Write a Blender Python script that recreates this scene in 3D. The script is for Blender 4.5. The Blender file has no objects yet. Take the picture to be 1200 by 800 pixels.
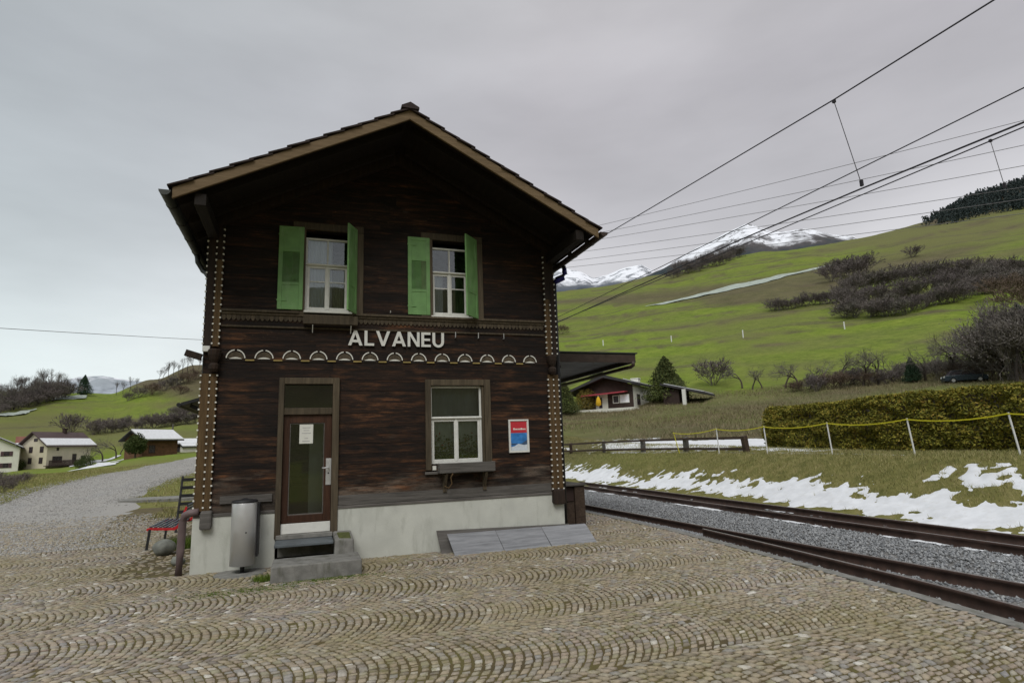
import bpy, math, random
import numpy as np
from mathutils import Vector, Matrix

R = math.radians
SC = bpy.context.scene
COL = SC.collection
random.seed(7)
RNG = np.random.default_rng(7)

# ------------------------------------------------------------------ camera
CAM = np.array([1.4595, -11.4636, 1.9016])
YAW, PITCH, ROLL, FPX = 0.342872, 0.175605, -0.0355623, 690.0
_f = np.array([math.sin(YAW)*math.cos(PITCH), math.cos(YAW)*math.cos(PITCH), math.sin(PITCH)])
_r = np.array([math.cos(YAW), -math.sin(YAW), 0.0])
_u = np.cross(_r, _f)
RIGHT = _r*math.cos(ROLL)+_u*math.sin(ROLL)
UP = -_r*math.sin(ROLL)+_u*math.cos(ROLL)
FWD = _f
cd = bpy.data.cameras.new('camera')
cd.sensor_width = 36.0
cd.lens = FPX/1200*36
cd.clip_start = 0.1
cd.clip_end = 20000
cam = bpy.data.objects.new('camera', cd)
COL.objects.link(cam)
m = Matrix.Identity(4)
for i in range(3):
    m[i][0] = RIGHT[i]; m[i][1] = UP[i]; m[i][2] = -FWD[i]; m[i][3] = CAM[i]
cam.matrix_world = m
SC.camera = cam

# ------------------------------------------------------------------ light
SUN_EL, SUN_AZ = 48.0, 205.0         # degrees; azimuth from +Y towards +X
wd = bpy.data.worlds.new('World'); SC.world = wd; wd.use_nodes = True
nt = wd.node_tree; nt.nodes.clear()
def wn(t, **k):
    n = nt.nodes.new(t)
    for a, b in k.items(): setattr(n, a, b)
    return n
w_out = wn('ShaderNodeOutputWorld'); w_bg = wn('ShaderNodeBackground')
w_sky = wn('ShaderNodeTexSky', sky_type='NISHITA', sun_disc=False)
w_sky.sun_elevation = R(SUN_EL); w_sky.sun_rotation = R(SUN_AZ)
w_tc = wn('ShaderNodeTexCoord'); w_sep = wn('ShaderNodeSeparateXYZ')
nt.links.new(w_tc.outputs['Generated'], w_sep.inputs[0])
w_map = wn('ShaderNodeMapping'); w_map.inputs['Scale'].default_value = (1.0, 1.0, 3.2)
nt.links.new(w_tc.outputs['Generated'], w_map.inputs[0])
w_noise = wn('ShaderNodeTexNoise'); w_noise.inputs['Scale'].default_value = 2.1
w_noise.inputs['Detail'].default_value = 5; w_noise.inputs['Roughness'].default_value = .5
nt.links.new(w_map.outputs[0], w_noise.inputs['Vector'])
w_ramp = wn('ShaderNodeValToRGB')
cr = w_ramp.color_ramp
SKY = [(0.0, (8.4, 8.4, 8.3)), (0.14, (7.2, 7.25, 7.2)), (0.24, (6.5, 6.5, 6.6)), (0.36, (4.9, 4.88, 5.05)), (0.52, (4.4, 4.33, 4.52)),
       (0.68, (4.4, 4.36, 4.45)), (0.82, (7.5, 7.5, 7.6)), (1.0, (10.5, 10.4, 10.3))]
while len(cr.elements) < len(SKY): cr.elements.new(0.5)
for e, (p, c) in zip(cr.elements, SKY): e.position = p; e.color = (*[v/11 for v in c], 1)
nt.links.new(w_sep.outputs['Z'], w_ramp.inputs[0])
w_nr = wn('ShaderNodeMapRange'); w_nr.inputs[1].default_value = .3; w_nr.inputs[2].default_value = .7
w_nr.inputs[3].default_value = .86; w_nr.inputs[4].default_value = 1.12
nt.links.new(w_noise.outputs['Fac'], w_nr.inputs[0])
# the cloud deck is a little darker and greener towards the west (-X)
w_wr = wn('ShaderNodeMapRange'); w_wr.inputs[1].default_value = -.45; w_wr.inputs[2].default_value = .35
w_wr.inputs[3].default_value = 0; w_wr.inputs[4].default_value = 1
nt.links.new(w_sep.outputs['X'], w_wr.inputs[0])
w_tint = wn('ShaderNodeMix', data_type='RGBA')
w_tint.inputs[6].default_value = (.86, .95, .96, 1); w_tint.inputs[7].default_value = (1.0, .99, 1.0, 1)
nt.links.new(w_wr.outputs[0], w_tint.inputs[0])
w_m1 = wn('ShaderNodeMix', data_type='RGBA', blend_type='MULTIPLY'); w_m1.inputs[0].default_value = 1
nt.links.new(w_ramp.outputs[0], w_m1.inputs[6]); nt.links.new(w_tint.outputs[2], w_m1.inputs[7])
w_sc = wn('ShaderNodeVectorMath', operation='SCALE'); nt.links.new(w_m1.outputs[2], w_sc.inputs[0])
w_mul = wn('ShaderNodeMath', operation='MULTIPLY'); w_mul.inputs[1].default_value = 11
nt.links.new(w_nr.outputs[0], w_mul.inputs[0]); nt.links.new(w_mul.outputs[0], w_sc.inputs['Scale'])
w_mix = wn('ShaderNodeMix', data_type='RGBA'); w_mix.inputs[0].default_value = .95
nt.links.new(w_sky.outputs[0], w_mix.inputs[6]); nt.links.new(w_sc.outputs[0], w_mix.inputs[7])
nt.links.new(w_mix.outputs[2], w_bg.inputs[0]); w_bg.inputs[1].default_value = .1
nt.links.new(w_bg.outputs[0], w_out.inputs[0])

sl = bpy.data.lights.new('sun', 'SUN'); sl.energy = 1.3; sl.angle = R(28); sl.color = (1, .97, .92)
so = bpy.data.objects.new('sun', sl); COL.objects.link(so)
_sd = Vector((math.sin(R(SUN_AZ))*math.cos(R(SUN_EL)), math.cos(R(SUN_AZ))*math.cos(R(SUN_EL)), math.sin(R(SUN_EL))))
so.rotation_euler = _sd.to_track_quat('Z', 'Y').to_euler(); so.location = (0, -20, 30)
SC.view_settings.view_transform = 'Standard'; SC.view_settings.look = 'None'
SC.view_settings.exposure = 0.27; SC.view_settings.gamma = 1.0
SC.view_settings.use_curve_mapping = False
SC.cycles.max_bounces = 6
SC.cycles.transparent_max_bounces = 12

# ------------------------------------------------------------------ materials
def new_mat(name):
    mt = bpy.data.materials.new(name); mt.use_nodes = True
    n = mt.node_tree
    return mt, n, n.nodes['Principled BSDF']
class NB:
    """tiny node helper"""
    def __init__(s, tree): s.t = tree
    def n(s, t, ins=None, **k):
        n = s.t.nodes.new(t)
        for a, b in k.items(): setattr(n, a, b)
        for a, b in (ins or {}).items(): s.set(n, a, b)
        return n
    def set(s, n, a, b):
        if hasattr(b, 'is_output'): s.t.links.new(b, n.inputs[a])
        else: n.inputs[a].default_value = b
    def pos(s): return s.n('ShaderNodeNewGeometry').outputs['Position']
    def obj(s): return s.n('ShaderNodeTexCoord').outputs['Object']
    def isl(s): return s.n('ShaderNodeNewGeometry').outputs['Random Per Island']
    def map(s, v, sc=(1, 1, 1), loc=(0, 0, 0), rot=(0, 0, 0)):
        return s.n('ShaderNodeMapping', {0: v, 'Scale': sc, 'Location': loc, 'Rotation': rot}).outputs[0]
    def noise(s, v, sc, det=4, rough=.55, dist=0):
        return s.n('ShaderNodeTexNoise', {'Vector': v, 'Scale': sc, 'Detail': det, 'Roughness': rough, 'Distortion': dist}).outputs['Fac']
    def ramp(s, f, stops, interp='LINEAR'):
        n = s.n('ShaderNodeValToRGB', {0: f}); c = n.color_ramp; c.interpolation = interp
        while len(c.elements) < len(stops): c.elements.new(.5)
        for e, (p, q) in zip(c.elements, stops):
            e.position = p; e.color = (*q, 1) if len(q) == 3 else q
        return n.outputs[0]
    def mr(s, v, a, b, c=0, d=1): return s.n('ShaderNodeMapRange', {0: v, 1: a, 2: b, 3: c, 4: d}).outputs[0]
    def mix(s, f, a, b, mode='MIX'):
        return s.n('ShaderNodeMix', {0: f, 6: a if hasattr(a, 'is_output') else (*a, 1), 7: b if hasattr(b, 'is_output') else (*b, 1)}, data_type='RGBA', blend_type=mode).outputs[2]
    def math(s, op, a, b=0.0): return s.n('ShaderNodeMath', {0: a, 1: b}, operation=op).outputs[0]
    def bump(s, h, st=.3, d=.02): return s.n('ShaderNodeBump', {'Height': h, 'Strength': st, 'Distance': d}).outputs[0]

MAT = {}
def paint(name, col, rough=.6, var=.18, scale=6, metal=0, bump=.1, bscale=60, spec=.4, dirt=None):
    """a plain surface with uneven tone"""
    mt, t, p = new_mat(name); b = NB(t); v = b.pos()
    n = b.noise(v, scale, 5)
    lo = tuple(c*(1-var) for c in col); hi = tuple(min(1, c*(1+var)) for c in col)
    c = b.ramp(n, [(.3, lo), (.7, hi)])
    if dirt:
        d = b.noise(b.map(v, (3, 3, .8), (5, 3, 1)), 2.2, 6, .65)
        c = b.mix(b.mr(d, .52, .72), c, dirt)
    t.links.new(c, p.inputs['Base Color'])
    b.set(p, 'Roughness', b.mr(b.noise(v, scale*2, 3), .3, .7, max(0, rough-.1), min(1, rough+.1)))
    p.inputs['Metallic'].default_value = metal; p.inputs['Specular IOR Level'].default_value = spec
    if bump: b.set(p, 'Normal', b.bump(b.noise(v, bscale, 3), bump, .01))
    MAT[name] = mt
    return mt

def wood(name, dark, mid, light, gray, axis='x', course=None, warm=True, rough=.75, stain=.0):
    """weathered timber; grain along the axis, one tone per course or board"""
    mt, t, p = new_mat(name); b = NB(t); v = b.pos()
    sc = {'x': (.9, 9, 14), 'y': (9, .9, 14), 'z': (12, 12, .9)}[axis]
    isl = b.isl()
    off = b.n('ShaderNodeCombineXYZ', {0: b.math('MULTIPLY', isl, 37.0), 1: b.math('MULTIPLY', isl, 11.0), 2: b.math('MULTIPLY', isl, 5.0)}).outputs[0]
    vv = b.n('ShaderNodeVectorMath', {0: v, 1: off}, operation='ADD').outputs[0]
    g = b.noise(b.map(vv, sc), 1.6, 8, .7, .3)
    patch = b.noise(b.map(vv, tuple(.35*s**.5 for s in sc)), 1.3, 5, .6)
    c = b.ramp(g, [(.28, dark), (.55, mid), (.8, light)])
    if warm:
        # worn orange and grey places, mostly low on the wall where rain reaches
        z = b.n('ShaderNodeSeparateXYZ', {0: v}).outputs['Z']
        zf = b.mr(z, 1.0, 5.2, .16, -.02)
        pf = b.math('ADD', patch, zf)
        c = b.mix(b.mr(pf, .52, .72, 0, .9), c, b.ramp(g, [(.3, dark), (.5, mid), (.68, light)]))
        o = b.noise(b.map(vv, (1.1, 4, 5), (3, 1, 7)), 1.1, 6, .62)
        c = b.mix(b.mr(b.math('ADD', o, b.math('MULTIPLY', zf, .5)), .575, .70, 0, .85), c, b.ramp(g, [(.3, mid), (.68, tuple(x*1.9 for x in light))]))
        gz = b.mr(z, 1.0, 1.75, .30, -.12)
        go = b.noise(b.map(vv, (1.3, 4, 6), (9, 2, 4)), 1.2, 5, .6)
        c = b.mix(b.mr(b.math('ADD', go, gz), .54, .74, 0, .8), c, b.ramp(g, [(.3, tuple(x*.45 for x in gray)), (.7, gray)]))
    if warm:
        sp1 = b.noise(b.map(vv, (9, 30, 34)), 1.5, 6, .8)
        c = b.mix(b.mr(sp1, .61, .69, 0, .7), c, b.ramp(patch, [(.35, (.05, .03, .02)), (.5, (.15, .085, .045)), (.65, (.26, .19, .12))]))
        dk = b.noise(b.map(vv, (1.0, 3, 4.5), (4, 9, 2)), 1.0, 6, .65)
        c = b.mix(1.0, c, b.ramp(dk, [(.34, (.30, .28, .28)), (.5, (.85, .82, .80)), (.66, (1.75, 1.6, 1.5))]), 'MULTIPLY')
        c = b.mix(b.mr(sp1, .44, .36, 0, .85), c, (.004, .003, .0025))
    tone = b.mr(isl, 0, 1, .72, 1.25)
    c = b.mix(1.0, c, b.n('ShaderNodeCombineColor', {0: tone, 1: tone, 2: tone}).outputs[0], 'MULTIPLY')
    t.links.new(c, p.inputs['Base Color'])
    p.inputs['Roughness'].default_value = rough; p.inputs['Specular IOR Level'].default_value = .3
    fine = b.noise(b.map(vv, tuple(s*4 for s in sc)), 2, 4, .6)
    b.set(p, 'Normal', b.bump(b.math('ADD', g, b.math('MULTIPLY', fine, .5)), .55, .012))
    MAT[name] = mt
    return mt

wood('wall_timber', (.0045, .0028, .002), (.019, .0098, .0058), (.088, .039, .016), (.15, .125, .10))
wood('soffit_timber', (.006, .004, .003), (.014, .009, .006), (.03, .018, .011), (.1, .09, .08), 'y', warm=False)
wood('casing_timber', (.040, .031, .020), (.088, .068, .043), (.14, .112, .075), (.1, .09, .08), 'z', warm=False)
wood('barge_timber', (.13, .088, .045), (.20, .138, .075), (.26, .19, .11), (.1, .09, .08), 'x', warm=False)
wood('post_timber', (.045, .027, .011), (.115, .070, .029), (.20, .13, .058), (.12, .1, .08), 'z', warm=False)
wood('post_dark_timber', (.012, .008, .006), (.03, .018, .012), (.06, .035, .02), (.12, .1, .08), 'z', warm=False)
wood('door_timber', (.028, .013, .008), (.058, .026, .015), (.085, .042, .024), (.12, .1, .08), 'z', warm=False, rough=.45)
wood('grey_timber', (.06, .055, .05), (.13, .12, .11), (.22, .205, .19), (.2, .2, .2), 'x', warm=False)
wood('board_timber', (.13, .135, .145), (.24, .245, .26), (.34, .345, .355), (.2, .2, .2), 'x', warm=False)
wood('fence_timber', (.03, .02, .015), (.075, .05, .035), (.15, .115, .085), (.2, .2, .2), 'y', warm=False)
paint('white_paint', (.72, .72, .68), .5, .06, 8)
paint('ochre_paint', (.36, .27, .09), .6, .15, 8)
paint('cream_dot', (.75, .74, .68), .6, .05, 8)
paint('plinth_render', (.56, .57, .52), .9, .09, 2.5, bump=.25, bscale=45, dirt=(.44, .45, .40))
paint('green_paint', (.165, .325, .115), .55, .16, 5, dirt=(.23, .36, .18))
paint('roof_tile', (.035, .024, .022), .85, .3, 9, bump=.4, bscale=20)
paint('zinc', (.05, .055, .05), .5, .25, 4, metal=.3)
paint('copper_brown', (.055, .038, .03), .5, .3, 5, metal=.2)
paint('pipe_mauve', (.145, .105, .105), .6, .15, 6)
paint('concrete', (.20, .195, .18), .95, .25, 7, bump=.5, bscale=50, dirt=(.10, .10, .075))
paint('slate', (.10, .115, .125), .6, .25, 4)
paint('steel', (.60, .60, .60), .42, .06, 3, metal=.55, bump=0)
paint('dark_metal', (.02, .02, .022), .5, .2, 8)
paint('bench_slat_paint', (.035, .045, .065), .5, .15, 6)
paint('red_paint', (.50, .02, .025), .4, .1, 6)
paint('moss', (.075, .085, .022), 1, .4, 20, bump=.6, bscale=80)
paint('stone', (.17, .175, .155), .9, .3, 9, bump=.5, bscale=25)
paint('rail_rust', (.060, .034, .026), .8, .35, 8, bump=.4, bscale=40)
paint('rail_top', (.28, .26, .25), .38, .15, 10, metal=.8)
paint('gravel_bed', (.16, .155, .15), 1, .35, 14, bump=1, bscale=30)
paint('wire', (.022, .018, .024), .6, .1, 5, bump=0)
paint('thin_wire', (.16, .155, .165), .6, .1, 5, bump=0)
paint('white_post', (.72, .72, .72), .5, .08, 8)
paint('yellow_tape', (.60, .54, .02), .5, .1, 8)
paint('house_white', (.72, .71, .64), .9, .08, 1)
paint('house_cream', (.62, .56, .44), .9, .07, 1)
paint('house_orange', (.42, .24, .07), .9, .1, 1)
paint('far_brown', (.040, .024, .02), .8, .3, 2)
paint('barn_wood', (.12, .06, .03), .85, .3, 2)
paint('far_window', (.05, .04, .05), .25, .2, 2)
paint('far_roof', (.045, .042, .045), .8, .2, 1)
paint('far_roof_brown', (.075, .05, .05), .8, .2, 1)
paint('far_roof_red', (.20, .085, .06), .8, .2, 1)
paint('awning_red', (.38, .05, .07), .7, .1, 4)
paint('snow_white', (.66, .67, .70), .85, .10, 2.5, bump=.5, bscale=14, dirt=(.60, .60, .60))
paint('car_paint', (.03, .045, .06), .3, .1, 3)
paint('rubber', (.02, .02, .02), .8, .1, 3)
paint('paper', (.72, .72, .66), .7, .04, 8)
paint('print_grey', (.38, .38, .38), .7, .04, 8)
paint('poster_red', (.55, .035, .05), .45, .06, 20)
paint('poster_blue', (.04, .20, .52), .45, .35, 9)
paint('poster_snow', (.62, .68, .74), .45, .1, 40)
paint('poster_dark', (.05, .09, .16), .45, .3, 40)
paint('curtain_white', (.84, .84, .93), .9, .12, 3)
paint('curtain_green', (.22, .27, .13), .9, .2, 3)
paint('room_wall', (.52, .54, .47), .9, .05, 2)
paint('petal', (.45, .10, .04), .8, .3, 9)
paint('yellow_cloth', (.70, .42, .02), .8, .1, 4)
paint('bark', (.085, .068, .055), .95, .3, 5)
paint('bark_dark', (.045, .036, .032), .95, .3, 5)

def glass(name, tint=(.9, .95, .95), refl=1.0):
    mt, t, p = new_mat(name); t.nodes.remove(p); b = NB(t)
    out = [n for n in t.nodes if n.type == 'OUTPUT_MATERIAL'][0]
    fr = b.n('ShaderNodeFresnel', {'IOR': 1.7})
    f2 = b.math('MULTIPLY', fr.outputs[0], refl)
    tr = b.n('ShaderNodeBsdfTransparent', {0: (*tint, 1)})
    w = b.bump(b.noise(b.pos(), 1.5, 2), .012, .05)
    gl = b.n('ShaderNodeBsdfGlossy', {'Roughness': .015, 'Normal': w})
    ms = b.n('ShaderNodeMixShader', {0: f2, 1: tr.outputs[0], 2: gl.outputs[0]})
    t.links.new(ms.outputs[0], out.inputs[0]); MAT[name] = mt
glass('window_glass', (.84, .88, .88), 1.5)

def leafy(name, stops, scale=1.2, trans=.0, rough=.8):
    """foliage: one tone per leaf, clumps of different age and kind by place"""
    mt, t, p = new_mat(name); b = NB(t)
    n = b.noise(b.pos(), scale, 3)
    f = b.math('ADD', b.math('MULTIPLY', b.isl(), .55), b.math('MULTIPLY', n, .5))
    t.links.new(b.ramp(f, stops), p.inputs['Base Color'])
    p.inputs['Roughness'].default_value = rough; p.inputs['Specular IOR Level'].default_value = .2
    MAT[name] = mt
leafy('hedge_leaf', [(.2, (.07, .075, .014)), (.5, (.19, .185, .030)), (.68, (.30, .26, .042)), (.9, (.33, .21, .05))], 1.6)
leafy('grass_blade', [(.2, (.11, .12, .04)), (.45, (.22, .22, .075)), (.65, (.33, .29, .13)), (.9, (.42, .35, .20))], .9)
leafy('scrub_blade', [(.2, (.09, .08, .04)), (.42, (.17, .145, .075)), (.62, (.24, .195, .12)), (.9, (.30, .24, .16))], .35)
leafy('conifer_leaf', [(.2, (.035, .052, .018)), (.5, (.075, .095, .030)), (.8, (.13, .135, .045))], .6)
leafy('spruce_leaf', [(.2, (.015, .035, .018)), (.5, (.03, .06, .03)), (.8, (.06, .10, .06))], .6)
leafy('yellow_bush_leaf', [(.2, (.08, .07, .015)), (.5, (.17, .14, .03)), (.8, (.25, .19, .05))], .6)
leafy('evergreen_leaf', [(.2, (.02, .035, .01)), (.5, (.045, .065, .016)), (.8, (.08, .10, .03))], .4)
leafy('twig_brown', [(.2, (.075, .062, .062)), (.5, (.135, .113, .108)), (.8, (.20, .172, .158))], .08)
leafy('twig_grey', [(.2, (.075, .068, .06)), (.5, (.14, .125, .11)), (.8, (.21, .19, .165))], .08)
leafy('twig_rust', [(.2, (.085, .062, .045)), (.5, (.14, .10, .075)), (.8, (.19, .14, .105))], .08)
leafy('twig_light', [(.2, (.10, .088, .08)), (.5, (.18, .158, .145)), (.8, (.26, .235, .21))], .08)
leafy('far_conifer', [(.2, (.022, .032, .032)), (.5, (.036, .050, .050)), (.8, (.052, .064, .058))], .03)
leafy('tuft_green', [(.2, (.05, .09, .012)), (.6, (.11, .17, .02)), (.9, (.18, .2, .05))], 3)
leafy('pebble', [(.15, (.10, .105, .11)), (.45, (.21, .215, .225)), (.75, (.31, .315, .32)), (.95, (.42, .42, .41))], 9, rough=.95)

# cobbles: one colour per stone, moss and dirt over them by place
mt, t, p = new_mat('cobble'); b = NB(t); v = b.pos(); isl = b.isl()
c = b.ramp(isl, [(0, (.19, .165, .145)), (.15, (.31, .26, .225)), (.32, (.38, .315, .235)), (.48, (.265, .255, .25)), (.62, (.40, .345, .255)), (.75, (.31, .245, .20)), (.87, (.29, .27, .19)), (.95, (.43, .39, .34)), (.975, (.40, .37, .33)), (.985, (.60, .57, .52))])
big = b.noise(v, .55, 4, .6)
c = b.mix(b.mr(big, .40, .64, 0, .50), c, (.27, .225, .105), 'MIX')
c = b.mix(1, c, b.ramp(b.noise(v, 34, 5, .7), [(.25, (.66, .66, .66)), (.75, (1.25, 1.25, 1.25))]), 'MULTIPLY')
c = b.mix(b.mr(b.math('ADD', b.math('MULTIPLY', b.noise(v, 6.5, 5, .75), .7), b.math('MULTIPLY', b.noise(v, .45, 3, .6), .3)), .52, .66, 0, .7), c, (.16, .145, .04))
t.links.new(c, p.inputs['Base Color']); p.inputs['Roughness'].default_value = .8; p.inputs['Specular IOR Level'].default_value = .35
b.set(p, 'Normal', b.bump(b.noise(v, 70, 4, .6), .6, .008)); MAT['cobble'] = mt

mt, t, p = new_mat('joint_soil'); b = NB(t); v = b.pos()
c = b.ramp(b.noise(v, 2.2, 6, .65), [(.3, (.050, .036, .018)), (.5, (.092, .068, .024)), (.68, (.11, .10, .024))])
t.links.new(c, p.inputs['Base Color']); p.inputs['Roughness'].default_value = 1
b.set(p, 'Normal', b.bump(b.noise(v, 90, 3), .6, .01)); MAT['joint_soil'] = mt

mt, t, p = new_mat('road_gravel'); b = NB(t); v = b.pos()
c = b.ramp(b.noise(v, 30, 6, .7), [(.28, (.16, .15, .135)), (.5, (.30, .285, .265)), (.72, (.44, .425, .40))])
c = b.mix(b.mr(b.noise(b.map(v, (1.2, .22, 1)), .9, 5, .6), .45, .66, 0, .5), c, (.235, .235, .235))
c = b.mix(b.mr(b.noise(v, .8, 4, .6, .5), .6, .75, 0, .6), c, (.33, .31, .275))
t.links.new(c, p.inputs['Base Color']); p.inputs['Roughness'].default_value = .95
b.set(p, 'Normal', b.bump(b.noise(v, 60, 4), .6, .02)); MAT['road_gravel'] = mt

mt, t, p = new_mat('terrain_turf'); b = NB(t); v = b.pos()
at = b.n('ShaderNodeAttribute', attribute_name='cover')       # r: green..dry, g: bare brown scrub, b: near turf
sr = b.n('ShaderNodeSeparateColor', {0: at.outputs['Color']})
fine = b.noise(v, 2.2, 6, .7); mid = b.noise(v, .16, 5, .6)
gr = b.ramp(b.math('ADD', b.math('MULTIPLY', fine, .45), b.math('MULTIPLY', mid, .55)), [(.3, (.100, .145, .020)), (.5, (.148, .198, .028)), (.7, (.195, .225, .042))])
dry = b.ramp(fine, [(.3, (.10, .108, .036)), (.55, (.145, .145, .052)), (.75, (.19, .175, .08))])
brn = b.ramp(b.math('ADD', b.math('MULTIPLY', fine, .6), b.math('MULTIPLY', mid, .4)), [(.3, (.052, .042, .028)), (.5, (.10, .080, .052)), (.7, (.17, .135, .09))])
near = b.ramp(fine, [(.3, (.09, .095, .03)), (.5, (.16, .15, .05)), (.72, (.23, .20, .085))])
zz = b.n('ShaderNodeSeparateXYZ', {0: v}).outputs['Z']
fard = b.mr(zz, 7, 14)
zc = b.math('ADD', b.math('MULTIPLY', zz, .088), b.mr(b.noise(v, .012, 4, .55), .3, .7, -.5, .5))
fz = b.math('FRACT', zc)
ln = b.ramp(fz, [(0, (0, 0, 0)), (.40, (0, 0, 0)), (.47, (1, 1, 1)), (.52, (.9, .9, .9)), (.60, (.15, .15, .15)), (.85, (.3, .3, .3)), (1, (0, 0, 0))])
lnm = b.math('MULTIPLY', b.math('MULTIPLY', ln, b.mr(b.noise(v, .016, 4, .6), .34, .50)), fard)
grain = b.noise(b.map(v, (1, 1, 1.6)), .55, 8, .78)
gr = b.mix(b.math('MULTIPLY', fard, .75), gr, b.mix(1.0, gr, b.ramp(grain, [(.32, (.55, .58, .5)), (.5, (1, 1, 1)), (.68, (1.4, 1.35, 1.25))]), 'MULTIPLY'))
c = b.mix(sr.outputs[0], gr, dry)
c = b.mix(b.math('MULTIPLY', lnm, .8), c, b.ramp(grain, [(.35, (.060, .060, .030)), (.65, (.15, .135, .07))])); c = b.mix(sr.outputs[1], c, brn); c = b.mix(sr.outputs[2], c, near)
t.links.new(c, p.inputs['Base Color']); p.inputs['Roughness'].default_value = 1; p.inputs['Specular IOR Level'].default_value = .1
b.set(p, 'Normal', b.bump(b.noise(v, 5, 6, .7), .8, .06)); MAT['terrain_turf'] = mt

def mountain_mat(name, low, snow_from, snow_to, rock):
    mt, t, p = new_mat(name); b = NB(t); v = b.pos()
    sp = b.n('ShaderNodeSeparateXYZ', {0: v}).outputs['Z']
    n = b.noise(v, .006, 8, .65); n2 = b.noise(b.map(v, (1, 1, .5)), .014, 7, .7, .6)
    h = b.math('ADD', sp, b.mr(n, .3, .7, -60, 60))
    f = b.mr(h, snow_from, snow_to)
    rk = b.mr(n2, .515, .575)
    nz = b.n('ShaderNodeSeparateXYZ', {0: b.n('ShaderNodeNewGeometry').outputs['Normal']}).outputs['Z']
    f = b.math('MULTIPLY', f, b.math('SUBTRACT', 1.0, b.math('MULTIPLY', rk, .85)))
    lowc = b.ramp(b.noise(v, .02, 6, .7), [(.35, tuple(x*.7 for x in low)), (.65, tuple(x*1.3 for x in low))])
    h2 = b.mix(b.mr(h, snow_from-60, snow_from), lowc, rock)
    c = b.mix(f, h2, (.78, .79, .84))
    t.links.new(c, p.inputs['Base Color']); p.inputs['Roughness'].default_value = .95; p.inputs['Specular IOR Level'].default_value = .1
    MAT[name] = mt

# ------------------------------------------------------------------ mesh helpers
OFF = {}          # object name -> world position of its root
def link(o, parent=None):
    COL.objects.link(o)
    if parent is not None: o.parent = parent
def root_off(parent): return np.array(OFF.get(parent.name, (0, 0, 0)), float) if parent is not None else np.zeros(3)

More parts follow.
